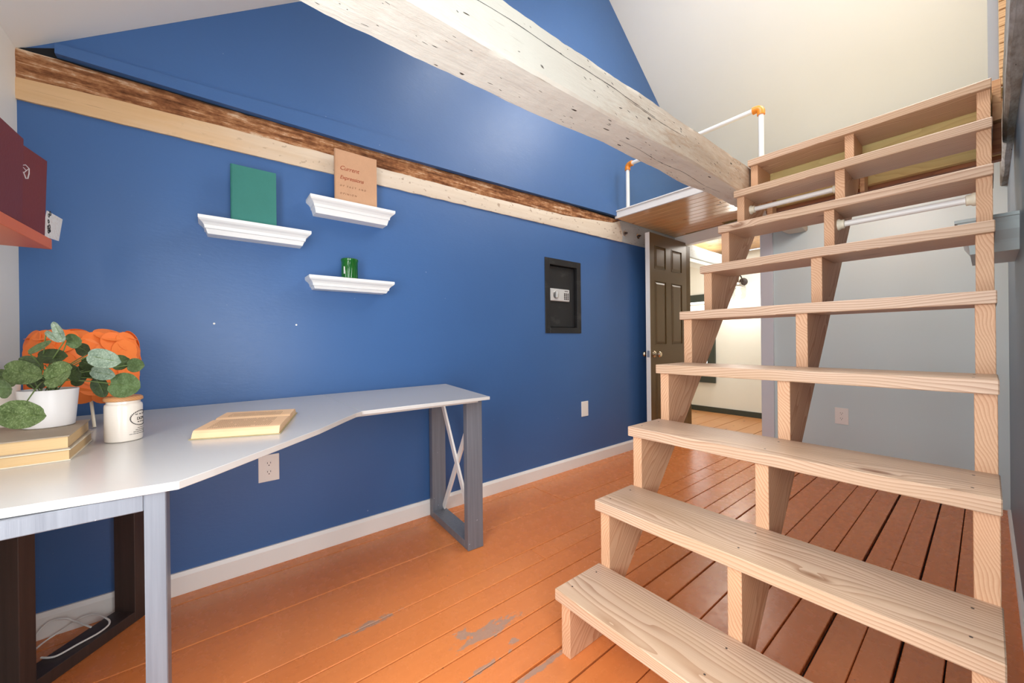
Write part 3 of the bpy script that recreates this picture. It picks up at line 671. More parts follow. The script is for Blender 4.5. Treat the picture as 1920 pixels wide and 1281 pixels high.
# ------------------------------------------------------------------ brown panel door, standing open
dr = empty('door_1', (-1.92, 3.80, 0), 'open brown six-panel door with white latch edge', kind='structure')
DX0, DX1, DY0, DY1, DZ0, DZ1 = -1.943, -1.900, 3.122, 3.790, 0.012, 1.975
cols = [(3.206, 3.400), (3.500, 3.700)]; rowsz = [(1.655, 1.868), (0.952, 1.543), (0.16, 0.752)]
b = MB(); b.box(DX0, DX1-0.008, DY0+0.0012, DY1, DZ0, DZ1)
for ya, yb in ((DY0+0.0012, cols[0][0]), (cols[0][1], cols[1][0]), (cols[1][1], DY1)): b.box(DX1-0.008, DX1, ya, yb, DZ0, DZ1)
for ya, yb in cols:
    zs = [DZ0]+[v for r in rowsz[::-1] for v in r]+[DZ1]
    for za, zb2 in zip(zs[::2], zs[1::2]): b.box(DX1-0.008, DX1, ya, yb, za, zb2)
b.build('door_leaf', M_['brown'], dr)
for ya, yb in cols:
    for za, zb2 in rowsz:
        bm_ = MB(); m = 0.03; e = 0.004; vs = [bm_.bm.verts.new(p) for p in ((DX1-0.0075, ya+e, za+e), (DX1-0.0075, yb-e, za+e), (DX1-0.0075, yb-e, zb2-e), (DX1-0.0075, ya+e, zb2-e), (DX1+0.0005, ya+m, za+m), (DX1+0.0005, yb-m, za+m), (DX1+0.0005, yb-m, zb2-m), (DX1+0.0005, ya+m, zb2-m))]
        for q in ((0, 1, 5, 4), (1, 2, 6, 5), (2, 3, 7, 6), (3, 0, 4, 7), (4, 5, 6, 7), (3, 2, 1, 0)): bm_.bm.faces.new([vs[i] for i in q])
        bmesh.ops.recalc_face_normals(bm_.bm, faces=bm_.bm.faces); bm_.build('raised_panel', M_['brown'], dr)
        bm_ = MB()
        for q in ((ya, yb, za, za+0.006), (ya, yb, zb2-0.006, zb2), (ya, ya+0.006, za+0.006, zb2-0.006), (yb-0.006, yb, za+0.006, zb2-0.006)): bm_.box(DX1-0.006, DX1+0.003, *q)
        bm_.build('panel_moulding', M_['brown'], dr)
o = MB().box(DX0, DX1, DY0-0.001, DY0+0.001, DZ0, DZ1).build('latch_edge', M_['trim'], dr); tag(o, 'white painted latch edge')
o = MB().box(-1.934, -1.909, DY0-0.003, DY0-0.001, 0.84, 0.90, 0.0005).build('latch_plate', M_['metal'], dr)
for s, x0 in ((1, DX1), (-1, DX0)):
    MB().lathe((x0, 3.182, 0.866), [(0.029, 0), (0.029, s*0.004), (0.024, s*0.009), (0.011, s*0.012), (0.010, s*0.032), (0.018, s*0.036), (0.026, s*0.046), (0.027, s*0.056), (0.020, s*0.066), (0.005, s*0.069)], 28, 'X').build('door_knob', M_['brass'], dr, True)

# ------------------------------------------------------------------ corner desk
dk = empty('corner_desk', (-1.6, 0.2, 0), 'white-topped corner desk with angled front on grey timber frames', 'desk')
TZ0, TZ1 = 0.736, 0.751
poly = [(-2.017, YL+0.004), (-0.957, YL+0.004), (-0.945, -0.252), (-0.922, -0.045), (-0.967, 0.005), (-1.213, 0.251), (-1.335, 0.352), (-1.395, 0.405), (-1.415, 0.430), (-2.017, 0.430)]
MB().prism([(x, y, TZ0) for x, y in poly], (0, 0, TZ1-TZ0), 0.001).build('desktop', M_['desk_white'], dk)
poly = [(-2.017, 0.4315), (-1.424, 0.4315), (-1.404, 0.991), (-2.012, 1.100)]
MB().prism([(x, y, TZ0+0.001) for x, y in poly], (0, 0, TZ1-TZ0-0.001), 0.001).build('desktop', M_['desk_white'], dk)
MB().obox((-1.475, 0.40, 0.7225), (0.020, 0.56, 0), (-0.02, 0, 0), (0, 0, 0.0125)).build('front_batten', M_['desk_white'], dk)
def leg_frame(P, d, n, L, w=0.083, t=0.038, mat=None, xbrace=False, rails=True):
    """P: floor corner, d: unit vector along the frame, n: unit vector through its depth"""
    d, n, P = Vector(d).normalized(), Vector(n).normalized(), Vector(P); up = Vector((0, 0, 1))
    H = 0.735
    def bx(a, la, z0, z1, name, m=mat): 
        return MB().obox(P+d*a+up*z0, d*la, n*w, up*(z1-z0), 0.0015).build(name, m, dk)
    bx(0, t, 0, H, 'post'); bx(L-t, t, 0, H, 'post'); bx(t, L-2*t, 0, t, 'bottom_rail'); bx(t, L-2*t, H-t, H, 'top_rail')
    if xbrace:
        z0, z1 = t, H-t; a0, a1 = t, L-t; ln = math.hypot(a1-a0, z1-z0); ux, uz = (a1-a0)/ln, (z1-z0)/ln; wd = 0.030
        for k, sgn in enumerate((1, -1)):
            dirv = d*ux+up*(uz*sgn); per = d*(-uz*sgn)+up*ux; cmid = P+d*((a0+a1)/2)+up*((z0+z1)/2)
            off = n*(w-0.022-0.0115*k); hl = ln/2-0.012
            o = MB().obox(cmid-dirv*hl-per*wd/2+off, dirv*hl*2, per*wd, n*0.011, 0.0008).build('cross_brace', M_['trim'], dk); tag(o, 'white diagonal cross brace')
leg_frame((-2.009, 0.988, 0), (0.461, -0.031, 0), (0.031, 0.461, 0), 0.462, mat=M_['frame'], xbrace=True)
# diagonal frame in the corner, its shade put into the timber colour
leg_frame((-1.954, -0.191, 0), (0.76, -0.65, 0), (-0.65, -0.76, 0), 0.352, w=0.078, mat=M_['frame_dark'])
# front-left leg frame, parallel to the desk's front edge
leg_frame((-0.935, -0.063, 0), (0, -1, 0), (-1, 0, 0), 0.42, w=0.080, t=0.0295, mat=M_['frame'])

# ------------------------------------------------------------------ white lamp-cord tangle under the desk
P1 = [(-1.821, -0.411, 0.043), (-1.804, -0.39, 0.043), (-1.802, -0.371, 0.043), (-1.826, -0.337, 0.043), (-1.851, -0.298, 0.043), (-1.879, -0.278, 0.043), (-1.897, -0.276, 0.048), (-1.915, -0.286, 0.053), (-1.953, -0.306, 0.05), (-1.978, -0.327, 0.05), (-1.992, -0.357, 0.045), (-1.997, -0.386, 0.03), (-1.997, -0.421, 0.012), (-1.972, -0.444, 0.008), (-1.93, -0.46, 0.006), (-1.89, -0.455, 0.01)]
P2 = [(-1.906, -0.321, 0.044), (-1.966, -0.371, 0.055), (-1.979, -0.391, 0.065), (-1.994, -0.42, 0.065), (-1.996, -0.437, 0.06), (-1.992, -0.452, 0.045), (-1.975, -0.47, 0.02), (-1.94, -0.475, 0.006), (-1.89, -0.455, 0.010)]
def smooth(P, n=6):
    P = [Vector(p) for p in P]; out = []
    for i in range(len(P)-1):
        a, b_, c, d = P[max(i-1, 0)], P[i], P[i+1], P[min(i+2, len(P)-1)]
        for k in range(n):
            t = k/n; out.append(0.5*((2*b_)+(c-a)*t+(2*a-5*b_+4*c-d)*t*t+(3*b_-a-3*c+d)*t**3))
    return out+[P[-1]]
b = MB(); b.tube(smooth(P1), 0.0028, 8); b.tube(smooth(P2), 0.0028, 8)
tag(b.build('extension_cord', M_['plastic_white'], None, True, (-1.9, -0.36, 0.0)), 'white looped cord lying over the dark desk frame on the floor', 'cord')

# ------------------------------------------------------------------ crown-moulded ledge shelves
def crown_shelf(name, yc, ztop, L, H, depth, label, group, wall='front', shr=0.022):
    # profile: (inset from the top edge, z from the top)
    prof = [(0, 0), (0, -0.012), (0.004, -0.018), (0.012, -0.024), (0.018, -0.032), (0.020, -0.040), (0.020, -0.044), (0.024, -0.046), (0.030, -H)] if H < 0.08 else \
           [(0, 0), (0, -0.012), (0.006, -0.014), (0.010, -0.030), (0.012, -0.060), (0.022, -0.085), (0.026, -0.095), (0.028, -0.105), (0.030, -H)]
    bm = bmesh.new(); rings = []
    for ins, z in prof:
        y0, y1, d = yc-L/2+ins, yc+L/2-ins, depth-ins*1.3
        if wall == 'front': pts = [(WX, y0), (WX+d, y0), (WX+d, y1), (WX, y1)]
        else: pts = [(XR, y0), (XR-d, y0), (XR-d, y1), (XR, y1)]
        rings.append([bm.verts.new((x, y, ztop+z)) for x, y in pts])
    for A, B in zip(rings, rings[1:]):
        for k in range(4): bm.faces.new((A[k], A[(k+1) % 4], B[(k+1) % 4], B[k]))
    bm.faces.new(rings[0]); bm.faces.new(rings[-1][::-1]); bmesh.ops.recalc_face_normals(bm, faces=bm.faces)
    mb = MB(); mb.bm.free(); mb.bm = bm
    o = mb.build(name, M_['white_satin'] if wall == 'front' else M_['grey_wall'], None, False, (WX if wall == 'front' else XR, yc, ztop-H)); return tag(o, label, 'shelf', group)  # right ledge takes grey paint in place of white for its shade
g_ = 'white crown ledge shelves on the blue wall'
crown_shelf('ledge_shelf', 0.172, 1.5145, 0.402, 0.064, 0.104, 'white moulded ledge shelf holding the green book, leftmost of the three', g_)
crown_shelf('ledge_shelf', 0.570, 1.688, 0.400, 0.072, 0.104, 'white moulded ledge shelf holding the tan book, topmost of the three', g_)
crown_shelf('ledge_shelf', 0.562, 1.316, 0.400, 0.058, 0.104, 'white moulded ledge shelf holding the green candle glass, lowest of the three', g_)
crown_shelf('ledge_shelf', 2.555, 1.461, 0.44, 0.138, 0.157, 'pale grey moulded ledge on the right wall behind the stairs', None, 'right')

# ------------------------------------------------------------------ books
def page_mat():
    t = NT('book_page_edges'); p = t.pos(); g = t.noise(t.mapping(p, scale=(12, 12, 900)), 1.0, 2, 0.5)
    return t.done(t.mix(g, srgb(196, 162, 114), srgb(218, 186, 140)), 0.8)
M_['pages'] = page_mat()
def cloth(name, c, rough=0.65):
    t = NT(name); p = t.obj(); g = t.noise(t.mapping(p, scale=(700, 120, 120)), 1.0, 2, 0.5); h = t.noise(p, 14, 4, 0.6)
    col = t.mix(h, tuple(x*0.88 for x in c[:3])+(1,), tuple(min(1, x*1.1) for x in c[:3])+(1,)); col = t.mix(t.math('MULTIPLY', g, 0.25), col, tuple(x*0.7 for x in c[:3])+(1,))
    t.bump(g, 0.3, 0.0006); return t.done(col, rough, 0.3)
# standing books on the ledges: spine towards the left
def standing(name, y0, y1, xf, z0, z1, th, mat, label):
    r = empty(name, ((xf+xf-th)/2, (y0+y1)/2, z0), label, 'book', None)
    MB().box(xf-0.003, xf, y0+0.006, y1, z0, z1, 0.0008).build('cover', mat, r)
    MB().box(xf-th, xf-th+0.003, y0+0.006, y1, z0, z1, 0.0008).build('cover', mat, r)
    n = 8; pts = [(xf-th/2+math.cos(math.pi/2+math.pi*i/n)*0.0+math.sin(-math.pi/2+math.pi*i/n)*th/2, y0+0.006-0.006*math.cos(-math.pi/2+math.pi*i/n), z0) for i in range(n+1)]
    pts += [(xf-0.0005, y0+0.0075, z0), (xf-th+0.0005, y0+0.0075, z0)][0:0]
    MB().prism(pts, (0, 0, z1-z0)).build('spine', mat, r)
    MB().box(xf-th+0.0032, xf-0.0032, y0+0.008, y1-0.004, z0+0.003, z1-0.004).build('page_block', M_['pages'], r)
    MB().box(xf-0.0002, xf+0.0006, y0+0.0135, y0+0.0145, z0+0.002, z1-0.002).build('hinge_groove', mat, r)
    return r
standing('green_book', 0.077, 0.241, -1.968, 1.5147, 1.757, 0.022, cloth('green_book_cloth', srgb(58, 126, 116)), 'teal green cloth hardback standing upright on the left ledge shelf')
tb = standing('tan_book', 0.485, 0.688, -1.968, 1.6882, 1.947, 0.020, cloth('tan_book_cloth', srgb(200, 156, 122)), 'tan hardback titled Current Expressions standing on the top ledge shelf')
ink = NT('red_brown_ink').done(srgb(158, 72, 44), 0.6); ink2 = NT('brown_ink').done(srgb(132, 92, 64), 0.6)
tz = 1.6882
text('title_lettering', 'Current', 0.0295, ink, tb, (-1.9674, 0.507, 1.850), (0, 1, 0), (0, 0, 1), 0.28, spacing=0.93)
text('title_lettering', 'Expressions', 0.0265, ink, tb, (-1.9674, 0.507, 1.805), (0, 1, 0), (0, 0, 1), 0.28, spacing=0.90)
text('subtitle_lettering', 'OF FACT AND', 0.0125, ink2, tb, (-1.9674, 0.507, 1.768), (0, 1, 0), (0, 0, 1), 0.2, spacing=1.7)
text('subtitle_lettering', 'OPINION', 0.0125, ink2, tb, (-1.9674, 0.507, 1.730), (0, 1, 0), (0, 0, 1), 0.2, spacing=1.7)

# green candle glass
cg_ = empty('candle_glass', (-1.975, 0.551, 1.316), 'ribbed dark green candle glass on the lowest ledge shelf', 'candle')
gm = NT('dark_green_glass'); v = gm.obj(); gm.b.inputs['Transmission Weight'].default_value = 0.35
col = gm.mix(gm.noise(gm.mapping(v, scale=(60, 60, 3)), 1.0, 3, 0.6), srgb(8, 66, 24), srgb(46, 150, 60)); gm.done(col, 0.06, 0.6)
rb_ = bmesh.new(); n = 48; prof = [(0.030, 0.0), (0.036, 0.004), (0.037, 0.012), (0.037, 0.084), (0.040, 0.088), (0.0405, 0.096), (0.038, 0.099), (0.034, 0.098), (0.033, 0.06)]
rings = []
for r, h in prof:
    ring = []
    for k in range(n):
        a = 2*math.pi*k/n; rr = r*(1+(0.022*math.cos(k*math.pi) if 0.003 < h < 0.086 else 0)); ring.append(rb_.verts.new((-1.975+rr*math.cos(a), 0.551+rr*math.sin(a), 1.3162+h)))
    rings.append(ring)
for A, B in zip(rings, rings[1:]):
    for k in range(n): rb_.faces.new((A[k], A[(k+1) % n], B[(k+1) % n], B[k]))
rb_.faces.new(rings[0][::-1]); rb_.faces.new(rings[-1]); bmesh.ops.recalc_face_normals(rb_, faces=rb_.faces)
mb = MB(); mb.bm.free(); mb.bm = rb_; mb.build('glass_body', gm.m, cg_, True)
o = MB().box(-1.944, -1.943, 0.523, 0.5275, 1.337, 1.372).build('paper_tag', M_['plastic_white'], cg_); o.location = (-0.0035, -0.007, 0)

# ------------------------------------------------------------------ orange wall shelf with maroon books and card
zs_ = 1.293
f = lambda x: -0.333+(x+1.599)*(-0.0545)
MB_ = MB().prism([(-1.599, -0.333, zs_-0.028), (-0.90, f(-0.90), zs_-0.028), (-0.90, YL, zs_-0.028), (-1.602, YL, zs_-0.028)], (0, 0, 0.028), 0.0012)
tag(MB_.build('wall_shelf', M_['shelf_orange'], None, False, (-1.2, YL, zs_-0.028)), 'orange painted shelf on the white wall at the left edge', 'shelf')
def leaning(name, P, d, w, h, th, label, lean=0.01):
    P = Vector(P); d = Vector(d).normalized(); n = Vector((d.y, -d.x, 0)); n = n if n.y > 0 else -n     # n faces the room
    up = (Vector((0, 0, h))+n*lean); r = empty(name, P, label, 'book', 'maroon hardbacks on the orange shelf')
    MB().obox(P-n*0.0025, d*w, n*0.0025, up, 0.0006).build('cover', M_['maroon'], r)
    MB().obox(P-n*th, d*w, n*0.0025, up, 0.0006).build('cover', M_['maroon'], r)
    MB().obox(P-n*(th-0.0026)+d*0.004, d*(w-0.012), n*(th-0.0052), up*0.98, 0).build('page_block', M_['pages'], r)
    MB().obox(P-n*th+d*(w-0.004), d*0.004, n*th, up, 0.0006).build('spine', M_['maroon'], r)
    return r
mbk = leaning('maroon_book', (-1.558, -0.3365, zs_), (0.180, -0.035, 0), 0.150, 0.199, 0.014, 'maroon hardback with a silver stamped emblem, leaning at the end of the orange shelf', 0.006)
leaning('maroon_book', (-1.425, -0.3425, zs_), (0.2, -0.012, 0), 0.155, 0.200, 0.016, 'plain maroon hardback standing left of the emblem one on the orange shelf', 0.004)
# emblem: a sleeve and a hand in silver foil
sil = NT('silver_foil').done(srgb(205, 200, 200), 0.4, 0.5, 0.3)
p0 = Vector((-1.56, -0.336, 1.4))
def em_poly(pts): return [Vector(p)+Vector((0.0008, 0.0042, 0)) for p in pts]
b = MB(); b.prism(em_poly([(-1.453, -0.3568, 1.4657), (-1.4578, -0.3559, 1.4616), (-1.4641, -0.3546, 1.4602), (-1.4623, -0.355, 1.4431), (-1.4562, -0.3562, 1.434), (-1.4579, -0.3559, 1.4261), (-1.4523, -0.3569, 1.4227), (-1.4468, -0.358, 1.4215)]), (0.0002, 0.0012, 0))
ring_ = em_poly([(-1.4581, -0.3558, 1.4387), (-1.4753, -0.3525, 1.4471), (-1.4881, -0.35, 1.4434), (-1.4879, -0.35, 1.4298), (-1.4833, -0.3509, 1.4167), (-1.4766, -0.3522, 1.4141), (-1.4692, -0.3537, 1.4249), (-1.4581, -0.3558, 1.4282)])
b.tube(ring_+[ring_[0]], 0.0013, 6); b.tube([ring_[1]*0.5+ring_[7]*0.5, ring_[2]*0.5+ring_[6]*0.5], 0.001, 6); b.tube([ring_[2], ring_[6]], 0.001, 6)
b.build('stamped_emblem', sil, mbk)
cardm = NT('speckled_card'); cardm.done(cardm.mix(cardm.ramp(cardm.noise(cardm.pos(), 90, 3, 0.6), [(0.5, (0, 0, 0)), (0.62, (0.35, 0.35, 0.35))]), srgb(232, 228, 222), srgb(206, 176, 160)), 0.6)
cd = empty('art_card', (-1.64, -0.345, 1.294), 'small white card with little black ring marks tucked behind the maroon book', 'card')
cq = [(-1.562, -0.3435, 1.2935), (-1.719, -0.3455, 1.312), (-1.759, -0.3455, 1.387), (-1.607, -0.3435, 1.372)]
MB().prism(cq, (0.0002, 0.0010, 0)).build('card_sheet', cardm.m, cd)
blk = NT('black_ink').done(srgb(26, 24, 26), 0.6)
b = MB()
for cx, cz, r in ((-1.632, 1.371, 0.006), (-1.619, 1.362, 0.005), (-1.617, 1.345, 0.005), (-1.624, 1.332, 0.006), (-1.612, 1.327, 0.005), (-1.616, 1.317, 0.005), (-1.628, 1.322, 0.004)):
    b.tube([(cx+r*math.cos(a), -0.3425, cz+r*math.sin(a)) for a in [k*math.pi/5 for k in range(11)]], 0.0009, 5)
b.build('ring_marks', blk, cd)

# ------------------------------------------------------------------ stacked books on the desk
def flat_book(name, x0, x1, y0, y1, z0, h, skew, cov, label, open_edge='both'):
    """page edges face +x and +y, spine towards -y; skew turns the book slightly"""
    r = empty(name, ((x0+x1)/2, (y0+y1)/2, z0), label, 'book', 'old hardbacks stacked under the plant')
    a = math.radians(skew); cx, cy = x1, y1
    def T(x, y, z): dx, dy = x-cx, y-cy; return (cx+dx*math.cos(a)-dy*math.sin(a), cy+dx*math.sin(a)+dy*math.cos(a), z)
    def slab(xa, xb, ya, yb, za, zb2, nm, mt, bev=0.0006):
        return MB().prism([T(xa, ya, za), T(xb, ya, za), T(xb, yb, za), T(xa, yb, za)], (0, 0, zb2-za), bev).build(nm, mt, r)
    slab(x0, x1, y0, y1, z0, z0+0.0022, 'cover', cov); slab(x0, x1, y0, y1, z0+h-0.0022, z0+h, 'cover', cov)
    slab(x0+0.004, x1-0.004, y0+0.006, y1-0.003, z0+0.0023, z0+h-0.0023, 'page_block', M_['pages'], 0.0)
    slab(x0, x1, y0, y0+0.005, z0+0.0022, z0+h-0.0022, 'spine', cov)
cov1 = cloth('grey_tan_cloth', srgb(170, 154, 134)); cov2 = cloth('ivory_cloth', srgb(226, 214, 192))
flat_book('stacked_book', -1.475, -1.248, -0.392, -0.237, 0.7512, 0.0248, 0.8, cov2, 'thin ivory covered old hardback at the bottom under the plant')
flat_book('stacked_book', -1.488, -1.251, -0.392, -0.239, 0.7762, 0.0288, 2.0, cov1, 'thicker grey-tan hardback with deckled pages directly under the white plant pot')

# ------------------------------------------------------------------ ceramic canister with lid and print
cn = empty('ceramic_canister', (-1.418, -0.176, 0.7512), 'cream ceramic canister with wooden lid and black wreath print', 'canister')
cer = NT('cream_glaze').done(srgb(226, 216, 204), 0.12, 0.5)
CR = 0.0365; cc = (-1.418, -0.176, 0.7512)
MB().lathe(cc, [(CR-0.004, 0), (CR-0.001, 0.002), (CR, 0.006), (CR, 0.090), (CR-0.001, 0.0955), (CR-0.004, 0.098), (CR-0.004, 0.104)], 48).build('canister_body', cer, cn, True)
MB().lathe(cc, [(CR-0.002, 0.1042), (CR+0.001, 0.106), (CR+0.001, 0.112), (CR-0.001, 0.1145), (CR-0.003, 0.116)], 48).build('lid', M_['lid'], cn, True)
def oncyl(a, z, r=CR+0.0003): return (cc[0]+r*math.cos(a), cc[1]+r*math.sin(a), cc[2]+z)
b = MB(); a0 = math.radians(68)
for k in range(34):   # wreath of small leaves
    th = 2*math.pi*k/34; pa = a0+0.74*math.cos(th); pz = 0.058+0.019*math.sin(th); s = 0.0028
    tx = -math.sin(th+0.5); tz_ = math.cos(th+0.5)
    q = []
    for (u, w) in ((-1, 0), (0, 0.42), (1, 0), (0, -0.42)): q.append(oncyl(pa+(u*tx-w*tz_)*s/CR, pz+(u*tz_+w*tx)*s))
    b.prism(q, (0.0004*math.cos(pa), 0.0004*math.sin(pa), 0))
for (za, half) in ((0.067, 0.45), (0.047, 0.30)):
    n = 10
    for k in range(n):
        if k % 3 == 2: continue
        p, q2 = a0-half+2*half*k/n, a0-half+2*half*(k+0.8)/n
        b.prism([oncyl(p, za), oncyl(q2, za), oncyl(q2, za+0.002), oncyl(p, za+0.002)], (0.0003*math.cos(p), 0.0003*math.sin(p), 0))
for za, half in ((0.032, 0.30), (0.027, 0.44), (0.0225, 0.58), (0.0175, 0.80)):
    n = int(half*60)
    for k in range(n):
        if k % 6 == 5: continue
        p, q2 = a0-half+2*half*k/n, a0-half+2*half*(k+1)/n
        b.prism([oncyl(p, za), oncyl(q2, za), oncyl(q2, za+0.0011), oncyl(p, za+0.0011)], (0.0003*math.cos(p), 0.0003*math.sin(p), 0))
b.build('wreath_print', blk, cn)
for k, ch in enumerate('DOM'):
    a = a0+(-0.30+0.20*k); X = Vector((-math.sin(a), math.cos(a), 0))
    text('print_lettering', ch, 0.0105, blk, cn, Vector(oncyl(a-0.055, 0.053, CR+0.0005)), X, (0, 0, 1), 0, 0.0002)

# second canister at the left edge, beside the plant
c2 = empty('ceramic_jar', (-1.56, -0.424, 0.7512), 'pale pinkish ceramic jar half cut off at the left edge behind the plant', 'jar')
MB().lathe((-1.56, -0.424, 0.7512), [(0.036, 0), (0.040, 0.003), (0.043, 0.05), (0.042, 0.12), (0.043, 0.150), (0.040, 0.158), (0.038, 0.158), (0.037, 0.02)], 40).build('jar_body', cer, c2, True)

# ------------------------------------------------------------------ open book
ob = empty('open_book', (-1.40, 0.10, 0.7512), 'old book lying open face up on the white desk', 'book')
tanp = NT('aged_paper'); tanp.done(tanp.mix(tanp.noise(tanp.pos(), 20, 3, 0.5), srgb(222, 178, 136), srgb(232, 196, 156)), 0.8)
tanc = cloth('olive_tan_cloth', srgb(176, 160, 118))
O = Vector((-1.298, -0.044, 0.7512)); u = Vector((0.083, 0.196, 0)); ul = 0.2125; u.normalize(); vdir = Vector((-0.335, 0.096, 0)).normalized()
WB = 0.345
MB().obox(O, u*ul, vdir*WB, (0, 0, 0.002), 0.0005).build('cover', tanc, ob)
def page_prof(t):   # height over the width 0..1, dip at the fold
    a = 0.56
    if t < a: q = t/a; return 0.019*min(1, (q/0.10)**0.6 if q < 0.10 else 1)*(1-0.10*q)*(1 if q < 0.93 else 1-(q-0.93)/0.07*0.30)
    q = (t-a)/(1-a); return 0.0175*(0.70+0.30*min(1, q/0.12))*(1 if q < 0.85 else max(0.15, 1-(q-0.85)/0.15*0.85))
bm = bmesh.new(); nv = 40; rows = []
for i in range(nv+1):
    t = i/nv; w = O+vdir*(0.006+(WB-0.012)*t)+Vector((0, 0, 0.002)); h = page_prof(t)
    rows.append([bm.verts.new(w+u*0.004), bm.verts.new(w+u*0.004+Vector((0, 0, h))), bm.verts.new(w+u*(ul-0.004)+Vector((0, 0, h))), bm.verts.new(w+u*(ul-0.004))])
for A, B in zip(rows, rows[1:]):
    for k in range(4): bm.faces.new((A[k], A[(k+1) % 4], B[(k+1) % 4], B[k]))
bm.faces.new(rows[0][::-1]); bm.faces.new(rows[-1]); bmesh.ops.recalc_face_normals(bm, faces=bm.faces)
mb = MB(); mb.bm.free(); mb.bm = bm; mb.build('page_block', tanp.m, ob)
# printed lines: run across each page from its outer edge to the fold
b = MB(); rs = random.Random(2)
for (ta, tb2) in ((0.10, 0.50), (0.63, 0.84)):
    for k in range(29):
        s0 = 0.030+k*0.0052; segs = 9; gapk = rs.random()
        for j in range(segs):
            if j == int(gapk*18): continue
            t0 = ta+(tb2-ta)*j/segs; t1 = ta+(tb2-ta)*(j+0.86)/segs
            p = O+vdir*(0.006+(WB-0.012)*t0)+u*s0; q = O+vdir*(0.006+(WB-0.012)*t1)+u*s0
            p = p+Vector((0, 0, 0.0022+page_prof(t0))); q = q+Vector((0, 0, 0.0022+page_prof(t1))); wv = u*0.0013
            b.bm.faces.new([b.bm.verts.new(x) for x in (p, q, q+wv, p+wv)])
b.build('printed_lines', NT('faded_ink').done(srgb(120, 84, 58), 0.8), ob)['kind'] = 'stuff'

# ------------------------------------------------------------------ lamp with a shade of orange discs
lp = empty('disc_lamp', (-1.76, -0.30, 0.7512), 'table lamp with a rounded shade of overlapping orange discs behind the plant', 'lamp')
LC = Vector((-1.76, -0.30, 0.938)); RX, RY, RZ = 0.096, 0.114, 0.106
orm = NT('orange_paper_discs'); orm.done(orm.mix(orm.noise(orm.shift(orm.obj()), 3, 2, 0.5), srgb(240, 112, 40), srgb(250, 142, 72)), 0.5, 0.3)
def sup(th, ph):     # rounded-box like ellipsoid, returns point and normal
    e = 0.42
    c = lambda a: math.copysign(abs(math.cos(a))**e, math.cos(a)); s = lambda a: math.copysign(abs(math.sin(a))**e, math.sin(a))
    x, y, z = RX*c(ph)*math.copysign(abs(math.cos(th))**0.7, math.cos(th)), RY*c(ph)*math.copysign(abs(math.sin(th))**0.7, math.sin(th)), RZ*s(ph)
    rho = math.hypot(x/RX, y/RY); q_ = (rho**3.76)/max(rho, 1e-6); n = Vector((x/RX**2*q_, y/RY**2*q_, math.copysign(abs(z/RZ)**3.76, z)/RZ)).normalized(); return LC+Vector((x, y, z)), n
bm = bmesh.new(); bmesh.ops.create_uvsphere(bm, u_segments=32, v_segments=20, radius=1.0)
for v in bm.verts:
    th = math.atan2(v.co.y, v.co.x); ph = math.asin(max(-1, min(1, v.co.z))); p, n_ = sup(th, ph); v.co = LC+(p-LC)*0.93
bm.faces.ensure_lookup_table()
mb = MB(); mb.bm.free(); mb.bm = bm; mb.build('shade_core', orm.m, lp, True)
disc_me = None; rs = random.Random(11)
bmd = bmesh.new(); nseg = 20; cv = bmd.verts.new((0, 0, 0.0014)); r1 = [bmd.verts.new((0.6*math.cos(2*math.pi*k/nseg), 0.6*math.sin(2*math.pi*k/nseg), 0.0010)) for k in range(nseg)]
r2 = [bmd.verts.new((math.cos(2*math.pi*k/nseg), math.sin(2*math.pi*k/nseg), 0.0)) for k in range(nseg)]; r3 = [bmd.verts.new((math.cos(2*math.pi*k/nseg), math.sin(2*math.pi*k/nseg), -0.0012)) for k in range(nseg)]
for k in range(nseg):
    bmd.faces.new((cv, r1[k], r1[(k+1) % nseg])); bmd.faces.new((r1[k], r2[k], r2[(k+1) % nseg], r1[(k+1) % nseg])); bmd.faces.new((r2[k], r3[k], r3[(k+1) % nseg], r2[(k+1) % nseg]))
bmd.faces.new(r3); bmesh.ops.recalc_face_normals(bmd, faces=bmd.faces)
for v in bmd.verts: v.co.x *= 0.036; v.co.y *= 0.036
disc_me = bpy.data.meshes.new('disc'); bmd.to_mesh(disc_me); bmd.free(); disc_me.materials.append(orm.m)
for ri, (sl, cnt) in enumerate(((-0.86, 12), (-0.55, 15), (-0.22, 15), (0.11, 15), (0.44, 15), (0.74, 14), (0.93, 9), (0.995, 4))):
    ph = math.copysign(math.asin(abs(sl)**(1/0.42)), sl)
    for k in range(cnt):
        th = 2*math.pi*(k+0.5*(ri % 2))/cnt+rs.uniform(-0.07, 0.07); p, n_ = sup(th, ph+rs.uniform(-0.05, 0.05))
        tilt = Vector((rs.uniform(-.12, .12), rs.uniform(-.12, .12), -0.06+rs.uniform(-.06, .06))); nn = (n_+tilt*-1.0*0.8).normalized()
        q = nn.to_track_quat('Z', 'Y'); o = bpy.data.objects.new('shade_disc', disc_me); C.objects.link(o); o.parent = lp
        o.rotation_euler = q.to_euler(); sc = rs.uniform(0.85, 1.08); o.scale = (sc, sc, 1); o.location = (LC+(p-LC)*(0.95+0.012*(k % 3)))-parent_world(lp)
for a in (0.35, 2.45, 4.55):
    MB().tube([(-1.76+0.085*math.cos(a), -0.30+0.085*math.sin(a), 0.7545), (-1.76+0.045*math.cos(a), -0.30+0.045*math.sin(a), 0.850)], 0.004, 10).build('leg', M_['ivory'], lp, True)

